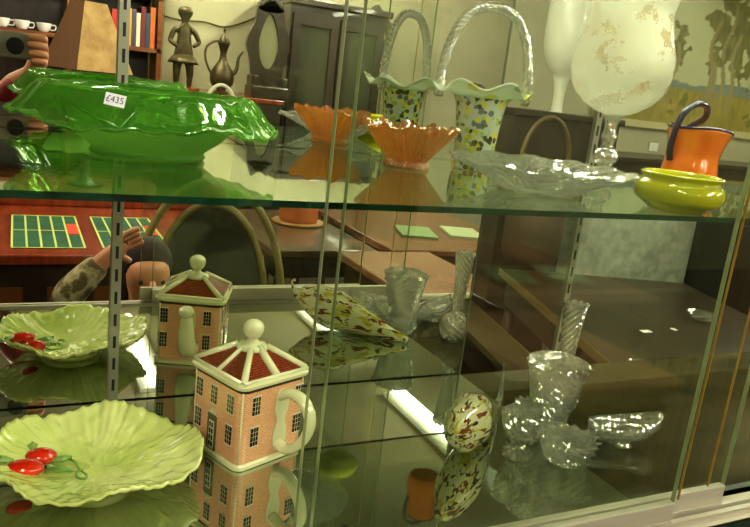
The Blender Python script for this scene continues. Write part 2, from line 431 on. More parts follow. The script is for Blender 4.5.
def lipf(j, a, r, z):
    k = (r - .036) / .028
    return r * (1 + .05 * k * math.cos(6 * a)), z + .0065 * k * math.cos(6 * a + .5) - .004 * k * math.cos(2 * a)
MB().lathe(shell(lp, .0025), 96, lipf, close=True).build('ruffled_rim', M_lip, bk, smooth=True)
pts = []; rr = []
for i in range(121):
    s = i / 120; a = PI * (s)
    x = -.0585 * math.cos(a) if True else 0
    x = math.copysign(abs(math.cos(a)) ** .8, -math.cos(a)) * .0585
    z = .092 + .118 * math.sin(a) ** .9
    if i in (0, 120): z = .092
    pts.append(Vector((x, 0, z)))
tw = MB(); strands = 3
for q in range(strands):
    sp_ = []
    for i, p in enumerate(pts):
        d = (pts[min(i + 1, 120)] - pts[max(i - 1, 0)]).normalized(); u = Vector((0, 1, 0)); w = d.cross(u)
        a = i * .62 + q * 2 * PI / strands
        sp_.append(p + (u * math.cos(a) + w * math.sin(a)) * .0034)
    tw.tube(sp_, .0036, 8)
tw.build('twisted_handle', M_crystal, bk, smooth=True)
MB().ball((.030, -.012, .022), .006).build('glass_prunt', M_crystal, bk, smooth=True)

# ------------------------------------------------------------------ cut glass bowl
cb = thing('cut_glass_bowl', 'wide shallow clear cut glass bowl beside the yellow bowl', 'bowl', (.522, .650, ZU))
pr = smoothp([(.040, 0), (.044, .002), (.052, .007), (.064, .014), (.076, .020), (.090, .025), (.103, .029)], 4)
def cutf(j, a, r, z):
    k = min(1, max(0, (r - .045) / .02))
    return r * (1 + .012 * k * math.cos(24 * a)), z + .0012 * k * abs(math.sin(24 * a + 90 * r)) + .0015 * k * math.cos(12 * a)
MB().lathe(shell(pr, .003), 144, cutf).build('bowl_body', M_crystal, cb)
MB().lathe([(.038, 0), (.045, 0), (.045, .003), (.038, .003)], 72, close=True).build('foot_ring', M_crystal, cb)

# ------------------------------------------------------------------ frosted goblet
def goblet_mat():
    m, t, o = nt('frosted_goblet')
    v = coords(t)
    vo = N(t, 'ShaderNodeTexNoise', Scale=48, Detail=3, Roughness=.7); t.links.new(v, vo.inputs['Vector'])
    big = N(t, 'ShaderNodeTexNoise', Scale=16, Detail=1); t.links.new(v, big.inputs['Vector'])
    mu = N(t, 'ShaderNodeMath', _operation='MULTIPLY'); t.links.new(vo.outputs[0], mu.inputs[0]); t.links.new(big.outputs[0], mu.inputs[1])
    c = ramp(t, mu.outputs[0], [(.29, srgb(226, 226, 206)), (.33, srgb(190, 156, 96))])
    d = N(t, 'ShaderNodeBsdfPrincipled', Roughness=.3); t.links.new(c, d.inputs['Base Color']); d.inputs['Coat Weight'].default_value = .4
    tl = N(t, 'ShaderNodeBsdfTranslucent', Color=c4(srgb(222, 222, 205)))
    a = N(t, 'ShaderNodeMixShader', Fac=.4); t.links.new(d.outputs[0], a.inputs[1]); t.links.new(tl.outputs[0], a.inputs[2])
    tr = N(t, 'ShaderNodeBsdfTransparent')
    b = N(t, 'ShaderNodeMixShader', Fac=.36); t.links.new(tr.outputs[0], b.inputs[1]); t.links.new(a.outputs[0], b.inputs[2])
    t.links.new(b.outputs[0], o.inputs[0]); return m
gp = (.820, .872, ZU)
go = thing('glass_goblet', 'tall frosted balloon goblet with gold flowers on a clear knobbed stem', 'goblet', gp)
pr = smoothp([(.006, .092), (.028, .097), (.052, .112), (.068, .133), (.0745, .158), (.0725, .185), (.065, .212), (.060, .240), (.064, .265), (.074, .290), (.086, .306)], 4)
MB().lathe(shell(pr, .0018), 80).build('balloon_bowl', goblet_mat(), go, smooth=True)
st_ = smoothp([(.034, 0), (.034, .002), (.016, .005), (.008, .010), (.013, .018), (.019, .026), (.019, .033), (.012, .041), (.009, .050), (.012, .060), (.009, .072), (.011, .084), (.018, .092), (.006, .097)], 4)
MB().lathe(st_, 14).build('knobbed_stem', M_crystal, go)

# ------------------------------------------------------------------ yellow bowl
yb = thing('yellow_glass_bowl', 'small olive yellow glass bowl in front of the orange jug', 'bowl', (.643, .564, ZU))
M_yel = mat('yellow_glaze', srgb(178, 176, 26), .09, coat=1, vary=.1, vscale=30, bump=.08, bscale=500)
pr = smoothp([(.024, 0), (.029, .001), (.036, .006), (.0445, .012), (.0475, .020), (.0455, .028), (.0415, .032), (.041, .035), (.0435, .0385)], 4)
MB().lathe(shell(pr, .003), 72).build('bowl_body', M_yel, yb, smooth=True)

# ------------------------------------------------------------------ orange jug
oj = thing('orange_glass_jug', 'orange glass jug with dark blue rim and looped blue handle', 'jug', (.796, .690, ZU), math.radians(0))
M_or = mat('orange_glass', srgb(238, 132, 24), .08, coat=1, c2=srgb(220, 108, 14), vscale=20, bump=.12, bscale=400)
M_bl = mat('dark_blue_glass', srgb(38, 34, 66), .1, coat=1, vary=.2)
def jugf(j, a, r, z):
    k = max(0, (z - .045) / .045)
    sp0 = max(0, math.cos(a + .45)) ** 2
    return r * (1 + .22 * k * sp0), z - .003 * k * math.cos(a) - .003 * k * math.cos(2 * a)
pr = smoothp([(.026, 0), (.031, .001), (.035, .010), (.0365, .024), (.0345, .040), (.0325, .054), (.034, .070), (.037, .086)], 4)
full = shell(pr, .0025)
MB().lathe(full, 72, jugf).build('jug_body', M_or, oj, smooth=True)
ring = []
for i in range(49):
    a = 2 * PI * i / 48; r, z = jugf(0, a, .0365, .0865); ring.append((r * math.cos(a), r * math.sin(a), z + .0006))
MB().tube(ring, .0019, 8, cap=False).build('blue_rim', M_bl, oj, smooth=True)
hp = smoothp3 = None
def cr3(pts, k=6):
    out = []; n = len(pts); pts = [Vector(p) for p in pts]
    for i in range(n - 1):
        p0, p1, p2, p3 = (pts[max(0, min(n - 1, i + d))] for d in (-1, 0, 1, 2))
        for j in range(k):
            t = j / k
            out.append(.5 * ((2 * p1) + (p2 - p0) * t + (2 * p0 - 5 * p1 + 4 * p2 - p3) * t * t + (3 * p1 - p0 - 3 * p2 + p3) * t ** 3))
    out.append(pts[-1]); return out
MB().tube(cr3([(-.036, .002, .045), (-.0395, .002, .062), (-.038, .000, .088), (-.032, -.002, .106), (-.014, -.004, .119), (.006, -.002, .116), (.013, .004, .102), (.008, .022, .088), (.003, .033, .076)]), .0042, 10).build('looped_handle', M_bl, oj, smooth=True)

# ------------------------------------------------------------------ cabbage leaf plate
def plate_mat():
    m, t, o = nt('leaf_glaze')
    v = coords(t)
    n = N(t, 'ShaderNodeTexNoise', Scale=14, Detail=4); t.links.new(v, n.inputs['Vector'])
    c = ramp(t, n.outputs[0], [(.3, srgb(170, 184, 92)), (.5, srgb(190, 200, 116)), (.7, srgb(208, 212, 142))])
    p = N(t, 'ShaderNodeBsdfPrincipled', Roughness=.16); p.inputs['Coat Weight'].default_value = .8; p.inputs['Coat Roughness'].default_value = .08
    t.links.new(c, p.inputs['Base Color'])
    b, _ = bumpn(t, v, 75, .55, .003, 4); t.links.new(b, p.inputs['Normal']); t.links.new(b, p.inputs['Coat Normal'])
    t.links.new(p.outputs[0], o.inputs[0]); return m
M_leaf = plate_mat()
pc = Vector((.076, .760, ZL))
pl = thing('leaf_plate', 'pale green cabbage leaf plate with two red tomatoes in relief', 'plate', pc)
def plate_pt(s, a):
    tip = max(0, math.cos(a + .35)) ** 6
    R = .103 * (1 + .13 * tip + .018 * math.sin(5 * a + .5) + .012 * math.sin(11 * a) + .008 * math.sin(23 * a))
    r = R * s
    z = .008 + .030 * s ** 2.0 + .006 * s ** 3 * math.sin(5 * a + 2) 
    z += .0010 * s * math.sin(13 * a + 4 * math.sin(7 * s) + 2 * math.sin(3 * a)) * (1 - .4 * s) + .0034 * noise.noise(Vector((r * math.cos(a) * 60, r * math.sin(a) * 60, 1))) + .0016 * abs(noise.noise(Vector((r * math.cos(a) * 130, r * math.sin(a) * 130, 5))))
    z += .0012 * s * s * math.sin(46 * a + 3 * math.sin(5 * a))
    if s < .25: z += .003 * (1 - s / .25)
    return Vector((r * math.cos(a), r * math.sin(a), z))
A_, S_ = 220, 30
vs = [plate_pt(0, 0)]; fs = []
for j in range(1, S_ + 1):
    for i in range(A_): vs.append(plate_pt(j / S_, 2 * PI * i / A_))
for i in range(A_): fs.append((0, 1 + i, 1 + (i + 1) % A_))
for j in range(1, S_):
    for i in range(A_):
        k = (i + 1) % A_; a = 1 + (j - 1) * A_; b = 1 + j * A_
        fs.append((a + i, b + i, b + k, a + k))
n0 = len(vs); vs += [v - Vector((0, 0, .0035)) for v in vs]
fs2 = fs + [tuple(n0 + q for q in reversed(f)) for f in fs]
last = 1 + (S_ - 1) * A_
fs2 += [(last + i, last + (i + 1) % A_, n0 + last + (i + 1) % A_, n0 + last + i) for i in range(A_)]
MB().add(vs, fs2).build('plate_body', M_leaf, pl, smooth=True)
MB().lathe([(.036, 0), (.042, 0), (.044, .009), (.034, .009)], 60, close=True).build('foot_ring', M_leaf, pl, smooth=True)
M_tom = mat('tomato_red', srgb(206, 46, 16), .1, coat=1, c2=srgb(170, 24, 8), vscale=30)
M_lgreen = mat('leaf_green', srgb(92, 132, 56), .2, coat=1, c2=srgb(130, 160, 80), vscale=60)
def on_plate(px, py, dz=.004):
    p = PZ(px, py, ZL + .030)
    for _ in range(5):
        d = p - pc; s = Vector((d.x, d.y)).length / .108; z = .008 + .030 * s ** 2
        p = PZ(px, py, ZL + z + dz)
    return p - pc
for (x, y, rx) in ((25, 468, .0190), (41, 456, .0165)):
    q = on_plate(x, y)
    o = MB().ball((0, 0, 0), 1, 24, sc_=(rx, .0125, .0085)).build('tomato', M_tom, pl, smooth=True, loc=q); o.rotation_euler = (0, 0, math.radians(-15))
    o['label'] = 'glossy red tomato in relief'
def leaf(px, py, L, W, ang, name='leaf'):
    q = on_plate(px, py, .004); v = []; f = []
    for i in range(9):
        s = i / 8; w = W * math.sin(PI * min(1, s * 1.02)) ** .8 * (1 + .15 * math.sin(14 * s))
        for k in (-1, 0, 1): v.append((s * L, k * w, .0035 * (1 - abs(k)) + .002 * math.sin(3 * s)))
    for i in range(8):
        for k in range(2): f.append((i * 3 + k, i * 3 + k + 1, i * 3 + k + 4, i * 3 + k + 3))
    o = MB().add(v, f).build(name, M_lgreen, pl, smooth=True, loc=q); o.rotation_euler = (0, 0, ang)
    so = o.modifiers.new('s', 'SOLIDIFY'); so.thickness = .002
leaf(44, 468, .030, .007, -.5); leaf(14, 462, .022, .006, 2.6); leaf(33, 451, .018, .005, 1.6); leaf(50, 462, .022, .006, .1)
pts = [on_plate(x, y, .003) for x, y in ((52, 462), (62, 457), (74, 461), (80, 470), (86, 474), (86, 478), (79, 478), (76, 474), (82, 470))]
MB().tube(cr3(pts, 5), .0014, 8).build('curled_stem', M_lgreen, pl, smooth=True)

# ------------------------------------------------------------------ cottage teapot
tp = thing('house_teapot', 'cottage shaped teapot with pink brick walls, dark windows and round knob', 'teapot', (.2545, .796, ZL), math.radians(-68))
M_crm = mat('cream_glaze', srgb(204, 204, 160), .12, coat=1, vary=.08, vscale=20)
def brickmat(name, c1, c2, mortar, sx, uv=True):
    m, t, o = nt(name)
    v = coords(t, (1, 1, 1), 'UV')
    b = N(t, 'ShaderNodeTexBrick', Color1=c4(c1), Color2=c4(c2), Mortar=c4(mortar), Scale=sx); b.inputs['Mortar Size'].default_value = .03
    t.links.new(v, b.inputs['Vector'])
    p = N(t, 'ShaderNodeBsdfPrincipled', Roughness=.15); p.inputs['Coat Weight'].default_value = .8
    t.links.new(b.outputs[0], p.inputs['Base Color']); t.links.new(p.outputs[0], o.inputs[0]); return m
M_brick = brickmat('pink_brick', srgb(204, 150, 108), srgb(188, 132, 94), srgb(214, 180, 140), 110)
M_roof = brickmat('roof_tile', srgb(138, 62, 34), srgb(110, 44, 24), srgb(50, 26, 16), 150)
H = .0475
def rsq(h, rc, n=6):
    pts = []
    for cx, cy, a0 in ((h - rc, h - rc, 0), (-h + rc, h - rc, PI / 2), (-h + rc, -h + rc, PI), (h - rc, -h + rc, 1.5 * PI)):
        for i in range(n + 1):
            a = a0 + PI / 2 * i / n; pts.append((cx + rc * math.cos(a), cy + rc * math.sin(a)))
    return pts
def rings(levels, rc, mats, name, parent, n=6, mi=None, smooth=False):
    vs, fs = [], []
    base = [rsq(h, rc, n) for h, z in levels]; L = len(base[0])
    for (h, z), pts in zip(levels, base): vs += [(x, y, z) for x, y in pts]
    for j in range(len(levels) - 1):
        for i in range(L): k = (i + 1) % L; fs.append((j * L + i, j * L + k, (j + 1) * L + k, (j + 1) * L + i))
    fs += [tuple(range(L - 1, -1, -1)), tuple((len(levels) - 1) * L + i for i in range(L))]
    o = MB().add(vs, fs).build(name, mats, parent, smooth=smooth)
    uv = o.data.uv_layers.new(name='UVMap')
    for poly in o.data.polygons:
        nn = poly.normal
        for li in poly.loop_indices:
            v = o.data.vertices[o.data.loops[li].vertex_index].co
            uv.data[li].uv = ((v.x if abs(nn.y) > abs(nn.x) else v.y), v.z)
    return o
rings([(H, .004), (H, .100)], .010, M_brick, 'brick_walls', tp)
rings([(H + .001, 0), (H + .0035, .001), (H + .0035, .005), (H + .001, .007)], .011, M_crm, 'base_band', tp)
rings([(H + .0008, .0955), (H + .0008, .0985)], .0105, mat('cornice_dark', srgb(48, 34, 26), .3), 'dentil_band', tp)
rings([(H + .001, .0985), (H + .005, .101), (H + .006, .105), (H + .004, .108), (.030, .1085)], .012, M_crm, 'cornice', tp)
rf = rings([(H + .001, .108), (.012, .131)], .004, M_roof, 'lid_roof', tp, n=1)
hip = MB()
for sx in (-1, 1):
    for sy in (-1, 1):
        hip.tube([(sx * (H - .001), sy * (H - .001), .1085), (sx * .012, sy * .012, .1315)], .0042, 8)
hip.tube([(H - .004, -H - .001, .1085), (-H + .004, -H - .001, .1085)], .0028, 8).tube([(H + .001, -H, .1085), (H + .001, H, .1085)], .0028, 8)
hip.tube([(-H - .001, -H, .1085), (-H - .001, H, .1085)], .0028, 8).tube([(H - .004, H + .001, .1085), (-H + .004, H + .001, .1085)], .0028, 8)
hip.tube([(0, -H, .1095), (0, -.012, .1325)], .003, 8).tube([(H, 0, .1095), (.012, 0, .1325)], .005, 8)
hip.build('roof_hips', M_crm, rf, smooth=True)
MB().lathe(smoothp([(.019, .128), (.017, .133), (.008, .136), (.006, .140), (.010, .144), (.0125, .151), (.0115, .158), (.006, .1625), (.0001, .164)], 3), 32).build('knob', M_crm, tp, smooth=True)
M_win = mat('window_dark', srgb(34, 34, 30), .15, coat=1)
M_mun = mat('muntin_cream', srgb(190, 184, 150), .3)
def wall_frame(face):   # returns function (u, v, d) -> local
    return {'f': lambda u, v, d: (u, -H - d, v), 'r': lambda u, v, d: (H + d, u, v), 'b': lambda u, v, d: (-u, H + d, v), 'l': lambda u, v, d: (-H - d, -u, v)}[face]
def fbox(mb, g, u0, u1, v0, v1, d0, d1, mi=0):
    a = g(u0, v0, d0); b = g(u1, v1, d1); mb.box(a, b, mi)
def window(face, fu, w, v0, v1):
    g = wall_frame(face); u = -H + fu * 2 * H
    mb = MB(); fbox(mb, g, u - w / 2, u + w / 2, v0, v1, 0, .0006)
    o = mb.build('window', M_win, tp)
    mu = MB()
    for k in (1 / 3, 2 / 3): fbox(mu, g, u - w / 2 + w * k - .00022, u - w / 2 + w * k + .00022, v0, v1, .0006, .0008)
    for k in range(1, 4): vv = v0 + (v1 - v0) * k / 4; fbox(mu, g, u - w / 2, u + w / 2, vv - .0002, vv + .0002, .0006, .0008)
    fbox(mu, g, u - w / 2 - .0012, u + w / 2 + .0012, v1, v1 + .0016, 0, .0007); fbox(mu, g, u - w / 2 - .001, u + w / 2 + .001, v0 - .001, v0, 0, .0008)
    mu.build('glazing_bars', M_mun, o)
for face in 'fb':
    for fu in (.15, .45, .78): window(face, fu, .0105, .066, .088)
    for fu in (.15, .78): window(face, fu, .0105, .027, .050)
    g = wall_frame(face); u = -H + .45 * 2 * H
    mb = MB(); fbox(mb, g, u - .0085, u + .0085, .007, .053, 0, .001)
    d = mb.build('door', mat('door_frame', srgb(92, 88, 56), .2), tp)
    mb = MB(); fbox(mb, g, u - .0048, u + .0048, .009, .044, .001, .0016)
    for k in range(6): mb.tube([g(u - .0085 + .0170 * k / 5, .053 + .006 * math.sin(PI * k / 5), .001), g(u - .0085 + .0170 * k / 5 + .001, .053, .001)], .0012, 5)
    mb.build('door_panel', mat('door_cream', srgb(186, 184, 150), .2), d)
    mb = MB()
    for q in range(4):
        for s in (-1, 1): fbox(mb, g, u + s * .0022 - .0014, u + s * .0022 + .0014, .012 + q * .008, .018 + q * .008, .0016, .0019)
    mb.build('door_glazing', M_win, d)
for face in 'rl':
    for fu in (.22, .90):
        window(face, fu, .0105, .066, .088); window(face, fu, .0105, .027, .050)
# corner pilasters
for sx in (-1, 1):
    for sy in (-1, 1):
        MB().tube([(sx * (H - .0026), sy * (H - .0026), .006), (sx * (H - .0026), sy * (H - .0026), .096)], .0012, 6).build('corner_strip', M_crm, tp, smooth=True)
# cream glazed area and loop handle (right face), spout (opposite face)
def blob(face, pts, name):
    g = wall_frame(face); n = len(pts); f0 = [g(u, v, .0002) for u, v in pts]; f1 = [g(u, v, .0012) for u, v in pts]
    return MB().add(f0 + f1, [tuple(range(n)), tuple(range(2 * n - 1, n - 1, -1))] + [(i, (i + 1) % n, (i + 1) % n + n, i + n) for i in range(n)]).build(name, M_crm, tp)
shape = [(.013 + .010 * math.cos(a) * (1 + .35 * math.cos(2 * a)) , .050 + .038 * math.sin(a)) for a in [2 * PI * i / 32 for i in range(32)]]
bl = []
for i in range(40):
    a = 2 * PI * i / 40; w = .0115 - .0055 * math.exp(-((math.sin(a) * .038) / .010) ** 2)
    bl.append((.012 + w * (1 if math.cos(a) > 0 else -1) * abs(math.cos(a)) ** .5, .050 + .040 * math.sin(a)))
blob('r', bl, 'handle_mount'); blob('l', [(u - .012, v) for u, v in bl], 'spout_mount')
MB().tube(cr3([(H - .002, .012, .080), (H + .014, .014, .088), (H + .034, .016, .084), (H + .044, .018, .066), (H + .041, .018, .045), (H + .028, .016, .026), (H + .012, .014, .016), (H - .002, .012, .020)], 5), .0062, 12, flat=1.4).build('loop_handle', M_crm, tp, smooth=True)
MB().tube(cr3([(-H + .002, 0, .028), (-H - .010, 0, .036), (-H - .018, 0, .052), (-H - .021, 0, .070), (-H - .026, 0, .088), (-H - .031, 0, .096)], 5), [.017 - .010 * (i / 25) + .004 * max(0, (i - 20) / 5) for i in range(26)], 16).build('spout', M_crm, tp, smooth=True)

# ------------------------------------------------------------------ speckled shell
def streaks():
    m, t, o = nt('streaked_shell_glass')
    v = coords(t, (.30, 1.4, 1.1))
    prev = None
    for k, (sc1, lo, c) in enumerate(((75, .56, srgb(190, 176, 60)), (88, .57, srgb(128, 56, 34)), (110, .60, srgb(58, 34, 22)))):
        n = N(t, 'ShaderNodeTexNoise', Scale=sc1, Detail=2, Roughness=.55, Distortion=.6)
        mp = N(t, 'ShaderNodeVectorMath', _operation='ADD'); mp.inputs[1].default_value = (k * 1.7, k * .9, k * .3); t.links.new(v, mp.inputs[0]); t.links.new(mp.outputs[0], n.inputs['Vector'])
        mr = N(t, 'ShaderNodeMapRange'); mr.inputs[1].default_value = lo; mr.inputs[2].default_value = lo + .03; t.links.new(n.outputs[0], mr.inputs[0])
        mx = t.nodes.new('ShaderNodeMix'); mx.data_type = 'RGBA'; mx.inputs[6].default_value = c4(srgb(212, 208, 168)); mx.inputs[7].default_value = c4(c)
        t.links.new(mr.outputs[0], mx.inputs[0])
        if prev: t.links.new(prev, mx.inputs[6])
        prev = mx.outputs[2]
    p = N(t, 'ShaderNodeBsdfPrincipled', Roughness=.06); p.inputs['Coat Weight'].default_value = 1; t.links.new(prev, p.inputs['Base Color'])
    tr = N(t, 'ShaderNodeBsdfTransparent', Color=(.9, 1, .88, 1)); q = N(t, 'ShaderNodeMixShader', Fac=.86)
    t.links.new(tr.outputs[0], q.inputs[1]); t.links.new(p.outputs[0], q.inputs[2]); t.links.new(q.outputs[0], o.inputs[0]); return m
M_shell = streaks()

Np = Vector((.467, .668, 0)); Fp = Vector((.642, .806, 0))
sh = thing('glass_shell', 'speckled cream and red art glass shell with clear pointed tail', 'ornament', (Np.x, Np.y, ZL), math.atan2(Fp.y - Np.y, Fp.x - Np.x))
L_ = (Fp - Np).length; ax = Vector((1, 0, 0)); sdv = Vector((0, -1, 0))
hw = [.004, .017, .025, .0285, .027, .023, .018, .013, .008, .003]
tz = [.064, .078, .082, .081, .073, .060, .047, .034, .023, .013]
bz = [.052, .026, .008, .002, .001, .001, .001, .001, .001, .004]
vs, fs = [], []; SG = 28; n = len(hw)
def itp(a, s):
    x = s * (len(a) - 1); i = min(int(x), len(a) - 2); f = x - i; f = f * f * (3 - 2 * f) * .3 + f * .7; return a[i] * (1 - f) + a[i + 1] * f
NS = 44
for j in range(NS + 1):
    s = j / NS; w = itp(hw, s); t_ = itp(tz, s); b_ = itp(bz, s); c = ax * (L_ * s)
    for i in range(SG):
        a = 2 * PI * i / SG; rg = 1 + .035 * math.sin(3 * a + 22 * s)
        vs.append(c + sdv * (w * rg * math.cos(a)) + Vector((0, 0, (t_ + b_) / 2 + (t_ - b_) / 2 * math.sin(a) * (rg if math.sin(a) > 0 else 1))))
for j in range(NS):
    for i in range(SG): k = (i + 1) % SG; fs.append((j * SG + i, j * SG + k, (j + 1) * SG + k, (j + 1) * SG + i))
fs += [tuple(range(SG)), tuple(NS * SG + i for i in range(SG))]
MB().add(vs, fs).build('shell_body', M_shell, sh, smooth=True)
e = ax * L_
MB().tube(cr3([e * .90 + Vector((0, 0, .020)), e + Vector((0, 0, .022)), e + Vector((.006, .002, .038)), e + Vector((.008, .003, .058)), e + Vector((.010, .004, .074))], 5), [.006 - .005 * (i / 20) for i in range(21)], 10).build('clear_tail', M_clear, sh, smooth=True)
MB().tube(cr3([(0, 0, .060), (-.006, -.004, .070), (-.008, -.006, .079), (-.002, -.003, .083)], 4), .0028, 8).build('curled_lip', M_shell, sh, smooth=True)

# ------------------------------------------------------------------ crystal on the lower shelf
def crystal(name, label, cat, loc, prof, th, seg, amp, wave, facets=True, part='crystal_body', extra=None):
    t = thing(name, label, cat, loc)
    pr = []                                     # even rows so that every facet is a small diamond
    raw = smoothp(prof, 6); H_ = raw[-1][1]; rows = max(8, int(H_ / .0052))
    for j in range(rows + 1):
        z = H_ * j / rows
        q = next((k for k in range(len(raw) - 1) if raw[k][1] <= z <= raw[k + 1][1] + 1e-9), len(raw) - 2)
        a_, b_ = raw[q], raw[q + 1]; u = (z - a_[1]) / max(1e-6, b_[1] - a_[1]); pr.append((a_[0] * (1 - u) + b_[0] * u, z))
    seg = 2 * int(seg / 4)
    full = shell(pr, th); n_o = len(pr)
    def f(j, a, r, z):
        i = int(round(a / (2 * PI) * seg))
        if j < n_o and 0 < j: return r * (1 + 1.25 * amp * (1 if (i + j) % 2 else -1)), z + (.0022 * (1 if i % 2 else -1) if j == n_o - 1 else 0)
        return r, z
    MB().lathe(full, seg, f).build(part, M_cut, t)
    return t
v0 = (.668, .724, ZL)
crystal('crystal_vase', 'wide flared cut crystal vase standing in front on the lower shelf', 'vase', v0,
        [(.024, 0), (.030, .003), (.031, .012), (.024, .022), (.022, .030), (.027, .045), (.032, .070), (.036, .095), (.0415, .112)], .004, 60, .07, 10)
bv = crystal('bud_vase', 'tall slim cut crystal bud vase on a round ball base', 'vase', (.746, .797, ZL),
        [(.018, 0), (.024, .006), (.028, .020), (.027, .034), (.020, .046), (.011, .054), (.010, .066), (.012, .100), (.015, .140), (.0185, .170)], .003, 40, .05, 8)
crystal('crystal_goblet', 'small cut crystal goblet left of the flared crystal vase', 'goblet', (.592, .690, ZL),
        [(.021, 0), (.022, .003), (.010, .010), (.009, .018), (.017, .028), (.023, .042), (.026, .060)], .003, 44, .09, 9)
crystal('crystal_candlestick', 'short cut crystal candle holder between shell and vase', 'candle holder', (.625, .724, ZL),
        [(.019, 0), (.021, .004), (.014, .012), (.011, .022), (.015, .034), (.018, .046), (.017, .056)], .004, 40, .10, 8)
crystal('crystal_bowl', 'low cut crystal bowl at the foot of the flared vase', 'bowl', (.645, .655, ZL),
        [(.018, 0), (.024, .003), (.030, .012), (.034, .024), (.037, .036)], .004, 52, .08, 12)
# handled boat dish
bd = thing('crystal_dish', 'clear crystal boat dish with pointed curved ends right of the vase', 'dish', (.765, .682, ZL))
dv, df = [], []
NA, NB = 40, 10
def boat(s, q, off):
    x = -.050 + .105 * s; w = .026 * math.sin(PI * min(1, s * .94 + .03)) ** .7; zt_ = .024 + .024 * (s ** 2.2) + .010 * (1 - s) ** 2; zb = .004 + .030 * max(0, s - .6) ** 1.3 * 2
    a = -PI / 2 + PI * q
    return Vector((x, (w - off) * math.sin(a), zt_ - (zt_ - zb - off) * math.cos(a) ** .8 if math.cos(a) > 1e-4 else zt_))
for off in (0, .0028):
    for i in range(NA + 1):
        for j in range(NB + 1): dv.append(boat(i / NA, j / NB, off))
W_ = NB + 1; T_ = (NA + 1) * W_
for i in range(NA):
    for j in range(NB):
        a = i * W_ + j; df.append((a, a + 1, a + W_ + 1, a + W_)); df.append((T_ + a, T_ + a + W_, T_ + a + W_ + 1, T_ + a + 1))
    for j in (0, NB): a = i * W_ + j; df.append((a, a + W_, T_ + a + W_, T_ + a))
for i in (0, NA):
    for j in range(NB): a = i * W_ + j; df.append((a, a + 1, T_ + a + 1, T_ + a))
MB().add(dv, df).build('dish_body', M_crystal, bd, smooth=True)
MB().lathe([(.012, 0), (.018, 0), (.014, .006), (.008, .006)], 24, close=True).build('foot_ring', M_crystal, bd)
bd.rotation_euler = (0, 0, math.radians(-18))

# ================================================================== the room seen in the mirror
def y_of(Yv): return 2 * MY - Yv
def stool(*a): pass
# --- bookcase
bx0, bx1 = VX(-60, 5.9), VX(157, 5.9)
yb_, yf_ = YB + .002, y_of(5.75)
bc = thing('bookcase', 'brown wooden bookcase against the wall holding cups and books', 'bookcase', ((bx0 + bx1) / 2, (yb_ + yf_) / 2, 0))
cx, cy = bc.location.x, bc.location.y
def loc_box(mb, a, b): mb.box((a[0] - cx, a[1] - cy, a[2]), (b[0] - cx, b[1] - cy, b[2])); return mb
z1 = V(45, 32, 5.8).z; z2 = V(140, 47, 5.8).z; z3 = z1 + .42
topz = 2.25
mid = VX(66, 5.8)
mb = MB()
for x in (bx0, mid, bx1 - .03): loc_box(mb, (x, yb_, 0), (x + .035, yf_, topz))
mb.build('side_panel', M_wood, bc)
loc_box(MB(), (bx0, yb_, 0), (bx1, yb_ + .01, topz)).build('back_panel', M_darkwood, bc)
for z in (.1, .6, 1.0, topz - .03): loc_box(MB(), (bx0, yb_, z), (bx1, yf_, z + .03)).build('shelf_board', M_wood, bc)
loc_box(MB(), (bx0, yb_, z1 - .03), (mid, yf_, z1)).build('shelf_board', M_wood, bc)
loc_box(MB(), (mid, yb_, z2 - .03), (bx1, yf_, z2)).build('shelf_board', M_wood, bc)
loc_box(MB(), (mid, yb_, z2 + .34), (bx1, yf_, z2 + .38)).build('shelf_board', M_wood, bc)
# cups
M_china = mat('white_china', (.75, .74, .68), .15, coat=1)
for i, px in enumerate((2, 22, 44)):
    xx = VX(px, 5.75)
    c = thing('teacup', 'white china teacup on the bookcase shelf, %s' % ('leftmost of three', 'middle of three', 'nearest the wooden upright')[i], 'cup', (xx, yf_ - .08, z1), group='teacups on the bookcase')
    MB().lathe(shell(smoothp([(.02, 0), (.03, .004), (.045, .03), (.052, .06)], 3), .003), 28).build('cup_body', M_china, c, smooth=True)
    MB().tube(cr3([(.045, 0, .05), (.075, 0, .05), (.07, 0, .02), (.038, 0, .018)], 4), .005, 8).build('handle', M_china, c, smooth=True)
# books
bcols = [(150, 40, 24), (190, 60, 26), (170, 44, 30), (196, 130, 40), (60, 60, 70), (200, 190, 160), (90, 30, 24), (40, 60, 70), (180, 90, 30)]
x = VX(110, 5.8); k = 0
desc = ['dark red', 'orange red', 'red', 'ochre', 'slate grey', 'cream', 'maroon', 'teal', 'tan']
while x < bx1 - .06 and k < 14:
    w = .028 + .012 * random.random(); h = .23 + .06 * random.random(); ci = k % 9
    b = MB().box((-w / 2, -.08, 0), (w / 2, .08, h)).build('book', mat('book_cover', srgb(*bcols[ci]), .5), None, loc=(x + w / 2, yf_ - .1, z2), bevel=.002)
    b['label'] = '%s book, number %s along the row of upright books on the bookcase' % (desc[ci], ['one', 'two', 'three', 'four', 'five', 'six', 'seven', 'eight', 'nine', 'ten', 'eleven', 'twelve', 'thirteen', 'fourteen'][k])
    b['category'] = 'book'; b['group'] = 'upright books on the bookcase'
    x += w + .002; k += 1
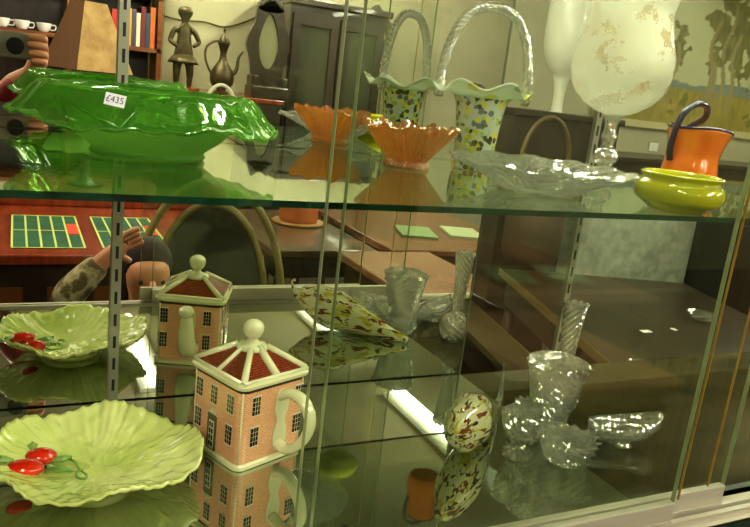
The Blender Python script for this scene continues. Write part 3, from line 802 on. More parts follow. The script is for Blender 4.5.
# --- sideboard run carrying statue, ewer, mirror
sy0, sy1 = YB + .01, y_of(5.2)
sz = V(185, 90, 5.4).z
sx0, sx1 = bx1 + .02, VX(288, 5.4) - .07
def table(name, label, cat, x0, x1, y0, y1, z, m, mleg, th=.035, apron=.10, leg=.05, solid=False):
    t = thing(name, label, cat, ((x0 + x1) / 2, (y0 + y1) / 2, 0))
    hx, hy = abs(x1 - x0) / 2, abs(y1 - y0) / 2
    MB().box((-hx, -hy, z - th), (hx, hy, z)).build('tabletop', m, t, bevel=.006)
    if solid:
        MB().box((-hx + .02, -hy + .02, 0), (hx - .02, hy - .02, z - th)).build('carcass', mleg, t)
    else:
        MB().box((-hx + .03, -hy + .03, z - th - apron), (hx - .03, hy - .03, z - th)).build('apron', mleg, t)
        for sx in (-1, 1):
            for sy in (-1, 1):
                MB().tube([(sx * (hx - .06), sy * (hy - .06), z - th - apron), (sx * (hx - .06), sy * (hy - .06), .3), (sx * (hx - .06), sy * (hy - .06), 0)], [leg / 2, leg * .6, leg * .35], 10).build('leg', mleg, t, smooth=True)
    return t
table('sideboard', 'low brown wooden sideboard under the bronze statue', 'sideboard', sx0, sx1, sy0, sy1, sz, M_redwood, M_darkwood, solid=True)
# statue
def skin_body(name, m, nodes, edges, parent=None, loc=(0, 0, 0), sub=2, root=0):
    me_ = bpy.data.meshes.new(name); me_.from_pydata([n[:3] for n in nodes], edges, [])
    o = bpy.data.objects.new(name, me_); col.objects.link(o); me_.materials.append(m)
    o.modifiers.new('skin', 'SKIN')
    if not me_.skin_vertices: 
        bm = bmesh.new(); bm.from_mesh(me_); bm.verts.layers.skin.verify(); bm.to_mesh(me_); bm.free()
    for i, n_ in enumerate(nodes):
        r = n_[3]; me_.skin_vertices[0].data[i].radius = (r, n_[4] if len(n_) > 4 else r)
        me_.skin_vertices[0].data[i].use_root = (i == root)
    s = o.modifiers.new('sub', 'SUBSURF'); s.levels = sub; s.render_levels = sub
    o.modifiers['skin'].use_smooth_shade = True
    o.location = loc
    if parent: o.parent = parent
    return o
sv = V(182, 86, 5.35); k = .62
sta = thing('bronze_statue', 'dark bronze cherub statue with hands at its waist, standing on the sideboard', 'statue', (sv.x, sv.y, sz))
n_ = [(0, 0, .30, .060), (0, 0, .40, .062), (0, 0, .50, .055), (0, 0, .56, .024), (0, 0, .60, .04), (0, 0, .66, .058), (0, 0, .71, .040),
      (-.05, 0, .26, .045), (-.055, .01, .15, .034), (-.055, 0, .04, .022), (-.058, .03, .015, .020),
      (.05, 0, .26, .045), (.06, .01, .15, .034), (.06, 0, .04, .022), (.062, .03, .015, .020),
      (-.085, 0, .50, .028), (-.125, .01, .40, .022), (-.06, .05, .36, .016),
      (.085, 0, .50, .028), (.13, .01, .41, .022), (.065, .05, .37, .016)]
n_[5] = (0, 0, .64, .078); n_[6] = (0, 0, .70, .060); n_ = [tuple(q * k * 1.30 for q in v) for v in n_]
ed = [(0, 1), (1, 2), (2, 3), (3, 4), (4, 5), (5, 6), (0, 7), (7, 8), (8, 9), (9, 10), (0, 11), (11, 12), (12, 13), (13, 14), (2, 15), (15, 16), (16, 17), (2, 18), (18, 19), (19, 20)]
skin_body('statue_body', M_bronze, n_, ed, sta)
MB().lathe([(.055, .23), (.09, .18), (.08, .20), (.05, .245)], 24, lambda j, a, r, z: (r * 1.15 * (1 + .08 * math.cos(9 * a)), z), close=True).build('cloth_skirt', M_bronze, sta, smooth=True)
MB().lathe([(.12, 0), (.12, .02), (.09, .03)], 24).build('plinth', M_redwood, sta)
# ewer
ev = V(221, 92, 5.3)
ew = thing('metal_ewer', 'dark metal ewer with domed lid and long curved handle', 'ewer', (ev.x, y_of(5.3), sz))
MB().lathe(smoothp([(.05, 0), (.055, .01), (.03, .03), (.07, .06), (.085, .11), (.07, .17), (.03, .23), (.022, .28), (.035, .33), (.042, .35), (.025, .39), (.006, .42), (.009, .435), (.001, .46)], 3), 32).build('ewer_body', M_bronze, ew, smooth=True)
MB().tube(cr3([(.035, 0, .34), (-.05, 0, .36), (-.12, 0, .31), (-.12, 0, .22), (-.075, 0, .13)], 5), .008, 8).build('handle', M_bronze, ew, smooth=True)
MB().tube(cr3([(.06, 0, .13), (.10, 0, .18), (.11, 0, .26), (.14, 0, .31)], 5), [.018 - .012 * i / 15 for i in range(16)], 10).build('spout', M_bronze, ew, smooth=True)
# ornate mirror on stand
ov = V(264, 100, 5.3)
om = thing('ornate_mirror', 'dark carved dressing mirror with pointed oval glass and scrolled top', 'mirror', (ov.x, y_of(5.3), sz))
s_ = 1.0
def ringshape(outer, inner, y0, y1):
    n = len(outer); v = [(x, y0, z) for x, z in outer] + [(x, y0, z) for x, z in inner] + [(x, y1, z) for x, z in outer] + [(x, y1, z) for x, z in inner]; f = []
    for i in range(n):
        q = (i + 1) % n
        f += [(i, q, n + q, n + i), (2 * n + i, 3 * n + i, 3 * n + q, 2 * n + q), (i, 2 * n + i, 2 * n + q, q), (n + i, n + q, 3 * n + q, 3 * n + i)]
    return MB().add(v, f)
out_, in_ = [], []
for i in range(48):
    a = 2 * PI * i / 48
    in_.append((.075 * math.cos(a) * (1 - .35 * max(0, math.sin(a))), .40 + .19 * math.sin(a)))
    out_.append((.15 * math.cos(a) * (1 - .18 * max(0, math.sin(a))) + .012 * math.cos(7 * a), .37 + .31 * math.sin(a) + .02 * abs(math.sin(6 * a))))
ringshape(out_, in_, -.02, .02).build('carved_frame', M_darkwood, om)
MB().add([(x, -.005, z) for x, z in in_] , [tuple(range(48))]).build('glass_plate', mat('pale_mirror', srgb(180, 178, 150), .1, metal=.6), om)
MB().prism([(-.10, .62), (-.06, .72), (0, .68), (.06, .72), (.10, .62), (.05, .60), (-.05, .60)], -.02, .02).build('crest', M_darkwood, om)
MB().box((-.125, -.10, 0), (.15, .10, .09)).box((-.12, -.08, .09), (-.07, .08, .16)).box((.10, -.08, .09), (.15, .08, .16)).build('base_box', M_darkwood, om, bevel=.01)
# wicker basket with white handle
hv = V(221, 97, 4.4)
wk = thing('wicker_basket', 'small basket with round white handle in front of the ewer', 'basket', (hv.x, hv.y, .75))
dz = hv.z - .75
MB().lathe(shell([(.07, 0), (.08, .02), (.10, max(.1, dz - .08))], .006), 30).build('basket_body', mat('wicker', srgb(150, 120, 70), .7, bump=.6, bscale=60), wk, smooth=True)
MB().tube([(-.095 * math.cos(PI * i / 20), 0, dz - .09 + .16 * math.sin(PI * i / 20)) for i in range(21)], .010, 8).build('white_handle', mat('white_plastic', (.7, .68, .6), .4), wk, smooth=True)
table('side_table', 'dark side table under the small basket', 'table', hv.x - .3, hv.x + .35, hv.y - .3, hv.y + .25, .75, M_darkwood, M_darkwood)
# table lamp with square shade
lv = V(88, 45, 4.3)
tl_z = .80
tl = thing('table_lamp', 'table lamp with square tapering beige shade, its unlit sides coloured brown', 'lamp', (lv.x, lv.y, tl_z), math.radians(62))
zb, zt_ = V(88, 70, 4.3).z - tl_z, V(88, 2, 4.3).z - tl_z
h0, h1 = .165, .065
vs = [(sx * h0, sy * h0, zb) for sx, sy in ((-1, -1), (1, -1), (1, 1), (-1, 1))] + [(sx * h1, sy * h1, zt_) for sx, sy in ((-1, -1), (1, -1), (1, 1), (-1, 1))]
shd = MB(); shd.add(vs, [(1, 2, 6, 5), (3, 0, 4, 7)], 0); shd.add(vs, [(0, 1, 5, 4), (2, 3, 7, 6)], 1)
so = shd.build('lamp_shade', [mat('shade_lit_side', srgb(190, 160, 100), .8, c2=srgb(160, 128, 74), vscale=12), mat('shade_unlit_side', srgb(92, 62, 34), .8)], tl)  # darker material imitates the sides turned away from the light
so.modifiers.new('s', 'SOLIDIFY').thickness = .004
MB().lathe(smoothp([(.09, 0), (.09, .02), (.03, .05), (.025, zb * .4), (.05, zb * .6), (.015, zb), (.012, zb + .12)], 3), 24).build('lamp_base', M_darkwood, tl, smooth=True)
table('lamp_table', 'brown wooden table under the table lamp', 'table', lv.x - .35, lv.x + .4, lv.y - .3, lv.y + .3, tl_z, M_wood, M_darkwood)
# dark glazed cabinet
gx0, gx1 = VX(288, 5.4), VX(383, 5.4); gt = V(335, 10, 5.4).z
gy1 = y_of(5.4)
gc = thing('glazed_cabinet', 'tall dark wooden cabinet with two glazed doors against the grey wall', 'cabinet', ((gx0 + gx1) / 2, (gy1 + YB) / 2 + .01, 0))
hw_ = (gx1 - gx0) / 2; hd = (gy1 - YB) / 2 - .01
MB().box((-hw_, -hd, 0), (hw_, hd - .03, gt)).build('carcass', M_darkwood, gc)
MB().box((-hw_ - .04, -hd, gt), (hw_ + .04, hd + .02, gt + .05)).build('cornice', M_darkwood, gc, bevel=.01)
for s in (-1, 1):
    x0_, x1_ = (-hw_ + .02, -.01) if s < 0 else (.01, hw_ - .02)
    d = ringshape([(x0_, .7), (x1_, .7), (x1_, gt - .06), (x0_, gt - .06)], [(x0_ + .06, .78), (x1_ - .06, .78), (x1_ - .06, gt - .14), (x0_ + .06, gt - .14)], hd - .03, hd).build('glazed_door', M_wood if 0 else M_darkwood, gc)
    MB().box((x0_ + .06, hd - .029, .78), (x1_ - .06, hd - .02, gt - .14)).build('door_pane', mat('cabinet_glass', srgb(70, 72, 58), .08, coat=1), d)
# wall clock
kv = V(385, 45, 5.9)
wc = thing('wall_clock', 'small dark pendulum wall clock right of the glazed cabinet', 'clock', (kv.x, YB + .002, kv.z))
MB().prism([(-.12, -.3), (.12, -.3), (.14, .2), (0, .34), (-.14, .2)], 0, .09).build('clock_case', M_darkwood, wc)
dk = MB().lathe([(.09, 0), (.09, .01)], 28).build('dial', mat('dial_cream', srgb(180, 170, 130), .5), wc); dk.rotation_euler = (PI / 2, 0, 0); dk.location = (0, .10, .08)
# pale wall column between clock and chest; cloth draped dresser
# tall white vase
wv = P(556, 112, 3.3)
tv = thing('white_vase', 'tall white trumpet vase standing on the dark chest', 'vase', (wv.x, wv.y, wv.z))
MB().lathe(shell(smoothp([(.035, 0), (.03, .02), (.03, .10), (.045, .18), (.085, .24), (.12, .32), (.13, .45), (.12, .7)], 4), .004), 40).build('vase_body', mat('white_vase_glaze', srgb(222, 220, 200), .3, coat=.4), tv, smooth=True)
# dark chest and basket handle
hx0, hx1 = P(496, 110, 3.3).x, P(592, 110, 3.3).x
table('wooden_chest', 'dark wooden chest carrying the tall white vase', 'chest', hx0 - .1, hx1 - .02, wv.y - .3, wv.y + .25, wv.z, M_darkwood, M_darkwood, solid=True)
bv_ = P(545, 160, 2.8)
bh = thing('cane_basket', 'dark cane basket with arched handle in front of the chest', 'basket', (bv_.x, bv_.y, .76))
MB().lathe(shell([(.12, 0), (.14, .05), (.15, bv_.z - .76)], .008), 30).build('basket_body', mat('cane_dark', srgb(70, 52, 30), .6, bump=.5, bscale=60), bh, smooth=True)
MB().tube([(-.14 * math.cos(PI * i / 20), 0, bv_.z - .77 + .21 * math.sin(PI * i / 20)) for i in range(21)], .011, 8).build('arched_handle', mat('cane', srgb(96, 80, 40), .5), bh, smooth=True)

# --- landscape painting
pa = P(598, 122, PV - .03); pb_ = P(840, 147, PV - .03)
pw = pb_.x - pa.x; zb = P(700, 127, PV - .03).z; ph = pw * .62
lp_ = thing('landscape_painting', 'large landscape painting of gum trees, blue hills and dry grass', 'painting', (pa.x + pw / 2, PV - .02, zb + ph / 2))
NX, NZ = 240, 150
vs, fs, cols = [], [], []
trees = [(.30, .58, .05, .10), (.64, .60, .075, .15), (.59, .42, .05, .09), (.86, .66, .10, .17), (.93, .45, .05, .1), (.77, .80, .06, .09)]
def uvp(px, py):
    q = P(px, py, PV - .03); return (q.x - pa.x) / pw, (q.z - zb) / ph
trees = []
for tx_, ty_, rx_, ry_ in ((680, 42, 13, 20), (742, 35, 24, 44), (738, 5, 20, 24), (716, 62, 9, 14), (770, 40, 26, 50), (604, 60, 12, 22), (722, 20, 14, 12)):
    u_, v_ = uvp(tx_, ty_); u2, _ = uvp(tx_ + rx_, ty_); _, v2 = uvp(tx_, ty_ - ry_); trees.append((u_, v_, u2 - u_, v2 - v_))
HOR = uvp(700, 92)[1]
def paint(u, v):
    n1 = noise.noise(Vector((u * 9, v * 9, 0))); n2 = noise.noise(Vector((u * 40, v * 30, 3))); n3 = noise.noise(Vector((u * 90, v * 20, 7)))
    hor = HOR + .015 * noise.noise(Vector((u * 4, 0, 2)))
    c = Vector((172 + 20 * v, 172 + 14 * v, 138 + 8 * v)) + Vector((6, 6, 4)) * n1
    hill = hor + .02 + .05 * (noise.noise(Vector((u * 5 + 3, 0, 9))) + .4)
    if v < hill: c = Vector((118, 126, 118)) + Vector((8, 8, 8)) * n2
    if v < hor: c = Vector((146, 130, 60)) + Vector((22, 18, 12)) * n3 + Vector((20, 14, 4)) * n1
    if v < hor and n1 + n2 * .5 > .35: c = Vector((104, 104, 44))
    for (tx, tz_, rx, rz) in trees:
        d = ((u - tx) / rx) ** 2 + ((v - tz_) / rz) ** 2
        if d < 1 + 1.6 * n2 + .9 * noise.noise(Vector((u * 18, v * 18, tx * 9))) - .25:
            c = Vector((112, 108, 62)) + Vector((26, 24, 14)) * n3
        if .08 < v < tz_ and abs(u - tx - .012 * math.sin(v * 22 + tx * 9)) < .006 + .012 * max(0, .4 - v): c = Vector((140, 128, 92))
    return tuple(max(0, min(255, q)) for q in c)
for j in range(NZ + 1):
    for i in range(NX + 1):
        u, v = i / NX, j / NZ; vs.append(((u - .5) * pw, .0, (v - .5) * ph)); cols.append(srgb(*paint(u, v)) + (1,))
for j in range(NZ):
    for i in range(NX): a = j * (NX + 1) + i; fs.append((a, a + 1, a + NX + 2, a + NX + 1))
o = MB().add(vs, fs).build('canvas', attrmat('oil_paint', .55), lp_)
ca = o.data.color_attributes.new('Col', 'FLOAT_COLOR', 'POINT')
for i, c in enumerate(cols): ca.data[i].color = c
fr = ringshape([(-pw / 2 - .05, -ph / 2 - .05), (pw / 2 + .05, -ph / 2 - .05), (pw / 2 + .05, ph / 2 + .05), (-pw / 2 - .05, ph / 2 + .05)], [(-pw / 2, -ph / 2), (pw / 2, -ph / 2), (pw / 2, ph / 2), (-pw / 2, ph / 2)], -.015, .018)
fr.build('frame', mat('painting_frame', srgb(190, 180, 136), .5), lp_)
# light switch
swv = P(653, 147, PV)
s1 = thing('light_switch', 'white light switch plate on the cream wall under the painting', 'switch', (swv.x, PV, swv.z))
MB().box((-.045, -.008, -.03), (.045, 0, .03)).build('plate', M_china, s1, bevel=.002)
MB().box((-.012, -.013, -.01), (.012, -.008, .01)).build('rocker', M_white, s1)
# dark dresser below
dz_ = P(680, 160, 3.6).z
table('long_dresser', 'long dark wooden dresser along the wall below the painting', 'dresser', P(592, 160, 3.7).x, XR - .3, 3.5, YF - .02, dz_, M_darkwood, M_darkwood, solid=True)
wx0, wx1 = P(571, 250, 2.9).x, P(692, 250, 2.9).x
M_tex = mat('stippled_white', srgb(186, 190, 170), .8, c2=srgb(150, 156, 138), vscale=16, bump=1.0, bscale=30)
scr = thing('white_partition', 'low white stippled partition panel beside the dark cupboard', 'partition', ((wx0 + wx1) / 2, 2.95, 0))
pz = P(640, 186, 2.9).z
MB().box(((wx0 - wx1) / 2, -.04, 0), ((wx1 - wx0) / 2, .04, pz)).build('panel', M_tex, scr)
MB().box(((wx0 - wx1) / 2, -.05, pz), ((wx1 - wx0) / 2, .05, pz + .02)).build('cap_rail', M_darkwood, scr)
cpd = thing('dark_cupboard', 'dark low cupboard right of the white stippled partition', 'cupboard', (wx1 + .62, 2.9, 0))
MB().box((-.6, -.25, 0), (.6, .25, pz + .03)).build('carcass', mat('near_black', srgb(22, 20, 14), .4), cpd)
for s in (-1, 1):
    MB().box((s * .3 - .28, -.265, .08), (s * .3 + .28, -.25, 1.0)).build('cupboard_door', M_darkwood, cpd, bevel=.004)

# --- game table (left)
gtz = .75
a = V(-60, 252, 3.0); 
gx0, gx1 = -.35, .96
yN, yFv = y_of(2.93), y_of(3.95)
gt_ = thing('game_table', 'red brown game table with green baize betting panels', 'table', ((gx0 + gx1) / 2, (yN + yFv) / 2, 0))
hx, hy = (gx1 - gx0) / 2, (yN - yFv) / 2
MB().box((-hx, -hy, gtz - .04), (hx, hy, gtz)).build('tabletop', M_redwood, gt_, bevel=.006)
MB().box((-hx, -hy, gtz), (hx, -hy + .04, gtz + .05)).build('raised_edge', M_redwood, gt_, bevel=.006)
MB().box((-hx + .04, hy - .06, .25), (hx - .04, hy - .03, gtz - .04)).build('front_apron', M_darkwood, gt_)
chk = MB()
for i in range(10):
    for j in range(3):
        if (i + j) % 2 == 0: chk.box((-hx + .12 + i * .085, hy - .03, .36 + j * .085), (-hx + .12 + i * .085 + .085, hy - .027, .36 + j * .085 + .085))
chk.build('checker_inlay', mat('inlay_brown', srgb(104, 62, 28), .3), gt_)
for sx in (-1, 1):
    for sy in (-1, 1): MB().tube([(sx * (hx - .08), sy * (hy - .08), gtz - .04), (sx * (hx - .08), sy * (hy - .08), 0)], [.035, .02], 10).build('leg', M_darkwood, gt_, smooth=True)
M_baize = mat('green_baize', srgb(28, 84, 46), .9, c2=srgb(20, 60, 36), vscale=10)
M_line = mat('cream_line', srgb(170, 180, 90), .7)
def bpanel(x0, x1):
    y0, y1 = hy - .12 - .60, hy - .10
    o = MB().box((x0, y0, gtz), (x1, y1, gtz + .003)).build('baize_panel', M_baize, gt_)
    ln = MB(); zz0, zz1 = gtz + .003, gtz + .0045
    n = 5
    for i in range(n + 1): q = x0 + (x1 - x0) * i / n; ln.box((q - .004, y0, zz0), (q + .004, y1, zz1))
    for i in range(3): q = y0 + (y1 - y0) * i / 2; ln.box((x0, q - .004, zz0), (x1, q + .004, zz1))
    ln.build('marking_lines', M_line, o)
    w = (x1 - x0) / n
    MB().box((x1 - w + .006, y0 + .18, zz0), (x1 - .006, y0 + .38, zz1 + .001)).build('red_square', mat('red_paint', srgb(190, 50, 20), .7), o)
p0 = V(12, 235, 3.3).x - gt_.location.x; p1 = V(80, 235, 3.3).x - gt_.location.x
bpanel(p0, p1); bpanel(p1 + .07, p1 + .07 + (p1 - p0)); 

# --- tables behind the doors
def vtable(name, label, px0, px1, Y0, Y1, z, m, **k):
    Ym = (Y0 + Y1) / 2
    return table(name, label, 'table', P(px0, 240, Ym).x, P(px1, 240, Ym).x, y_of(Y1), y_of(Y0), z, m, M_darkwood, **k)
vtable('dining_table', 'large brown polished dining table with booklets on it', 348, 486, 3.05, 4.1, .75, M_table)
vtable('coffee_table', 'pinkish brown square table nearest the cabinet', 372, 470, 2.25, 2.9, .78, mat('pink_brown_top', srgb(150, 112, 84), .25, coat=.4, c2=srgb(128, 92, 66), vscale=5))
vtable('drop_leaf_table', 'dark brown drop leaf table with a round orange box on it', 242, 338, 2.95, 3.9, .77, mat('dark_brown_top', srgb(92, 70, 42), .25, coat=.5, c2=srgb(66, 48, 28), vscale=5))
# round orange-brown box
hv = V(298, 222, 3.55)
hb = thing('round_box', 'round orange brown box sitting on a plate on the dark table', 'box', (hv.x, hv.y, .77))
MB().lathe([(.13, 0), (.14, .01), (.13, .014)], 36).build('plate', mat('box_plate', srgb(150, 110, 60), .4), hb, smooth=True)
MB().lathe(smoothp([(.09, .012), (.10, .02), (.10, .09), (.09, .105), (.02, .11)], 3), 36).build('box_body', mat('box_orange', srgb(176, 98, 44), .5, vary=.3, vscale=10), hb, smooth=True)
# booklets
for i, (px, py, lab) in enumerate(((416, 229, 'green covered booklet lying on the dining table, left one'), (462, 234, 'pale green booklet lying on the dining table, right one'))):
    q = V(px, py, 3.45); o = MB().box((-.10, -.14, 0), (.10, .14, .012)).build('booklet', mat('booklet_cover', srgb(*((110, 130, 84), (150, 160, 120))[i]), .5), None, loc=(q.x, q.y, .75)); o.rotation_euler = (0, 0, .3)
    tag(o, lab, 'booklet', 'booklets on the dining table')
# wicker chair
wcv = V(208, 255, 2.64)
wch = thing('wicker_chair', 'round backed wicker armchair seen behind the teapot', 'chair', (wcv.x, wcv.y, 0), .3)
M_wick = mat('wicker_olive', srgb(112, 100, 48), .6, bump=.4, bscale=80)
M_seat = mat('dark_seat', srgb(44, 42, 26), .7, vary=.3)
MB().lathe(smoothp([(.02, .36), (.24, .36), (.26, .40), (.24, .44), (.02, .45)], 3), 30).build('seat', M_seat, wch, smooth=True)
for sx in (-1, 1):
    for sy in (-1, 1): MB().tube([(sx * .16, sy * .16, .38), (sx * .2, sy * .2, 0)], .018, 10).build('leg', M_wick, wch, smooth=True)
for rr_, zz in ((.30, 1.07), (.23, .98)):
    MB().tube([(-rr_ * math.cos(PI * i / 24), -.18 - .06 * math.sin(PI * i / 24), .44 + (zz - .44) * math.sin(PI * i / 24) ** .8) for i in range(25)], .016, 8).build('back_hoop', M_wick, wch, smooth=True)
v = [(0, -.22, .45)] + [(-.22 * math.cos(PI * i / 24), -.18 - .05 * math.sin(PI * i / 24), .44 + .53 * math.sin(PI * i / 24) ** .8) for i in range(25)]
o = MB().add(v, [(0, i, i + 1) for i in range(1, 25)]).build('backrest', M_seat, wch); o.modifiers.new('s', 'SOLIDIFY').thickness = .02
# low dark tables seen through the clear part of the back
M_ctop = mat('dark_table_top', srgb(60, 46, 24), .35, coat=.2, c2=srgb(32, 26, 14), vscale=5, stretch=(1, 6, 1))
A_p = PZ(486, 262, .74); B_p = PZ(650, 400, .74); dirv = (B_p - A_p); ang = math.atan2(dirv.y, dirv.x)
def plank_table(name, label, p, q, width, z, m, nleg=2):
    d = (q - p); L = Vector((d.x, d.y)).length; ang = math.atan2(d.y, d.x); c = (p + q) / 2
    t = thing(name, label, 'table', (c.x, c.y, 0), ang)
    MB().box((-L / 2, 0, z - .03), (L / 2, width, z)).build('tabletop', m, t, bevel=.004)
    e = MB().box((-L / 2, -.004, z - .032), (L / 2, 0, z + .002)).build('edge_trim', mat('brass_brown', srgb(112, 92, 50), .35), t)
    MB().box((-L / 2 + .04, .03, z - .16), (L / 2 - .04, width - .03, z - .03)).build('apron', M_darkwood, t)
    for sx in (-1, 1):
        for y in (.06, width - .06): MB().tube([(sx * (L / 2 - .07), y, z - .1), (sx * (L / 2 - .07), y, 0)], [.03, .018], 10).build('leg', M_darkwood, t, smooth=True)
    return t
a_ = PZ(500, 268, .74); b_ = PZ(700, 440, .74)
if (b_ - a_).x < 0: pass
plank_table('long_table', 'long dark brown table crossing diagonally behind the crystal vases', a_, b_, .95, .74, M_ctop)
plank_table('low_bench', 'low dark bench on the near side of the long dark table', PZ(575, 395, .60), PZ(470, 300, .60), .16, .60, mat('bench_top', srgb(78, 68, 40), .35, c2=srgb(54, 46, 26), vscale=6))
for i, (px, py, r, lab) in enumerate(((640, 372, .045, 'small glass dish on the dark table, nearest the crystal boat dish'), (655, 392, .03, 'tiny glass dish on the dark table below the round one'), (700, 320, .06, 'round glass dish on the dark table beside the right door edge'))):
    q = PZ(px, py, .742)
    t = thing('glass_dish', lab, 'dish', (q.x, q.y, .74), group=None)
    MB().lathe(shell(smoothp([(r * .5, 0), (r * .6, .004), (r, .03)], 3), .004), 32).build('dish_body', M_crystal, t, smooth=True)
for i, (px, py, w) in enumerate(((646, 331, .042), (674, 329, .016))):  # white cards stand in for lights reflected on the table
    q = PZ(px, py, .742)
    t = tag(MB().box((-w / 2, -.012, 0), (w / 2, .012, .002)).build('glare_card', mat('glare_white', (.95, .95, .9), .5), None, loc=(q.x, q.y, .74)), ('wider white patch imitating a light reflection on the dark table', 'narrow white patch imitating a light reflection on the dark table')[i], 'card', None)

cab_pts = [V(158, 14, 6.18), V(180, 20, 6.18), V(205, 22, 6.18), V(225, 27, 6.18), V(250, 20, 6.18), V(285, 2, 6.18)]
c0 = cab_pts[0].copy()
tag(MB().tube(cr3([p - c0 for p in cab_pts], 5), .006, 6).build('wall_cable', M_bronze, None, smooth=True, loc=c0), 'thin dark cable sagging along the grey wall behind the statue', 'cable')
# ------------------------------------------------------------------ photographer and companion
M_skin = mat('skin', srgb(196, 138, 104), .5, vary=.08, vscale=30)
M_red = mat('red_sleeve', srgb(140, 20, 22), .8, vary=.25, vscale=10)
M_hair = mat('dark_hair', srgb(26, 17, 11), .8)
M_pants = mat('dark_trousers', srgb(40, 42, 50), .8)
def person(name, label, nodes, edges, cloth, hair=True, head=None, root=0):
    t = thing(name, label, 'person', (nodes[0][0], nodes[0][1], 0))
    off = Vector((nodes[0][0], nodes[0][1], 0))
    nn = [(n[0] - off.x, n[1] - off.y, n[2]) + tuple(n[3:]) for n in nodes]
    o = skin_body('body', M_skin, nn, edges, t, root=root)
    return t, off
def cloth(name, m, nodes, edges, t, off):
    nn = [(n[0] - off.x, n[1] - off.y, n[2]) + tuple(n[3:]) for n in nodes]
    return skin_body(name, m, nn, edges, t)
# photographer: stands left of the lens, right hand holds the camera out to his right
pxx, pyy = -.42, -.42
nodes = [(pxx, pyy, .95, .13, .10), (pxx, pyy, 1.15, .13, .09), (pxx, pyy, 1.36, .15, .09), (pxx, pyy, 1.47, .055), (pxx, pyy + .01, 1.55, .062), (pxx, pyy + .02, 1.64, .088, .098), (pxx, pyy + .01, 1.72, .07),
         (pxx - .09, pyy, .88, .085), (pxx - .10, pyy, .48, .055), (pxx - .10, pyy, .09, .038), (pxx - .11, pyy + .14, .035, .035),
         (pxx + .09, pyy, .88, .085), (pxx + .10, pyy, .48, .055), (pxx + .10, pyy, .09, .038), (pxx + .11, pyy + .14, .035, .035),
         (pxx + .18, pyy, 1.38, .055), (pxx + .27, pyy + .10, 1.18, .042), (-.005, -.17, 1.405, .030), (.040, -.075, 1.440, .024), (.050, -.052, 1.475, .026),
         (pxx - .18, pyy, 1.38, .055), (pxx - .24, pyy + .04, 1.12, .042), (pxx - .20, pyy + .22, 1.00, .028), (pxx - .17, pyy + .30, 1.01, .026)]
ed = [(0, 1), (1, 2), (2, 3), (3, 4), (4, 5), (5, 6), (0, 7), (7, 8), (8, 9), (9, 10), (0, 11), (11, 12), (12, 13), (13, 14), (2, 15), (15, 16), (16, 17), (17, 18), (18, 19), (2, 20), (20, 21), (21, 22), (22, 23)]
b0 = len(nodes)
# fingers of the right hand curl round the right end of the camera body
for k, (z, r, ln) in enumerate(((1.522, .0088, 1), (1.505, .009, 1.05), (1.487, .0088, 1), (1.470, .0078, .85))):
    i = len(nodes); nodes += [(.060, -.040, z, r + .001), (.060, -.016, z + .001, r), (.046 - .002, -.0105, z + .002, r), (.030 - .008 * (ln - .85) * 5, -.0105, z + .001, r * .85)]
    ed += [(19, i), (i, i + 1), (i + 1, i + 2), (i + 2, i + 3)]
i = len(nodes); nodes += [(.046, -.056, 1.49, .011), (.026, -.052, 1.50, .010), (.012, -.050, 1.505, .008)]; ed += [(19, i), (i, i + 1), (i + 1, i + 2)]
for k in range(4):
    i = len(nodes); bx_, by_ = pxx - .17 + (k - 1.5) * .018, pyy + .30
    nodes += [(bx_, by_ + .045, 1.0, .009), (bx_, by_ + .075, .985, .0085), (bx_, by_ + .09, .96, .0075)]; ed += [(23, i), (i, i + 1), (i + 1, i + 2)]
ph_t, off = person('person', 'person in a red sleeved top holding up a silver compact camera', nodes, ed, None)
cloth('red_top', M_red, [(pxx, pyy, .92, .145, .115), (pxx, pyy, 1.15, .145, .105), (pxx, pyy, 1.36, .165, .105), (pxx, pyy, 1.43, .08), (pxx + .18, pyy, 1.38, .066), (pxx + .27, pyy + .10, 1.18, .056), (.020, -.118, 1.422, .034), (pxx - .18, pyy, 1.38, .066), (pxx - .24, pyy + .04, 1.12, .055), (pxx - .20, pyy + .20, 1.005, .040)],
      [(0, 1), (1, 2), (2, 3), (2, 4), (4, 5), (5, 6), (2, 7), (7, 8), (8, 9)], ph_t, off)
cloth('trousers', M_pants, [(pxx, pyy, .95, .14, .115), (pxx - .09, pyy, .86, .098), (pxx - .10, pyy, .48, .07), (pxx - .10, pyy, .10, .058), (pxx + .09, pyy, .86, .098), (pxx + .10, pyy, .48, .07), (pxx + .10, pyy, .10, .058)],
      [(0, 1), (1, 2), (2, 3), (0, 4), (4, 5), (5, 6)], ph_t, off)
def head_parts(t, off, c, r, yaw=0):
    c = Vector(c) - off
    hm = MB(); hm.ball((c.x, c.y - .034, c.z + .030), r * 1.0, 24, sc_=(1, 1, 1.02)); hm.build('hair', M_hair, t, smooth=True)
    for s in (-1, 1): MB().ball((c.x + s * .033, c.y + .078, c.z - .005), .007).build('eye', M_black, t, smooth=True)
    MB().tube([(c.x, c.y + .085, c.z), (c.x, c.y + .105, c.z - .035), (c.x, c.y + .085, c.z - .042)], [.008, .014, .009], 8).build('nose', M_skin, t, smooth=True)
    MB().tube([(c.x - .024, c.y + .083, c.z - .062), (c.x, c.y + .090, c.z - .060), (c.x + .024, c.y + .083, c.z - .062)], .006, 8).build('mouth', mat('lips', srgb(150, 80, 70), .5), t, smooth=True)
head_parts(ph_t, off, (pxx, pyy + .02, 1.64), .092)
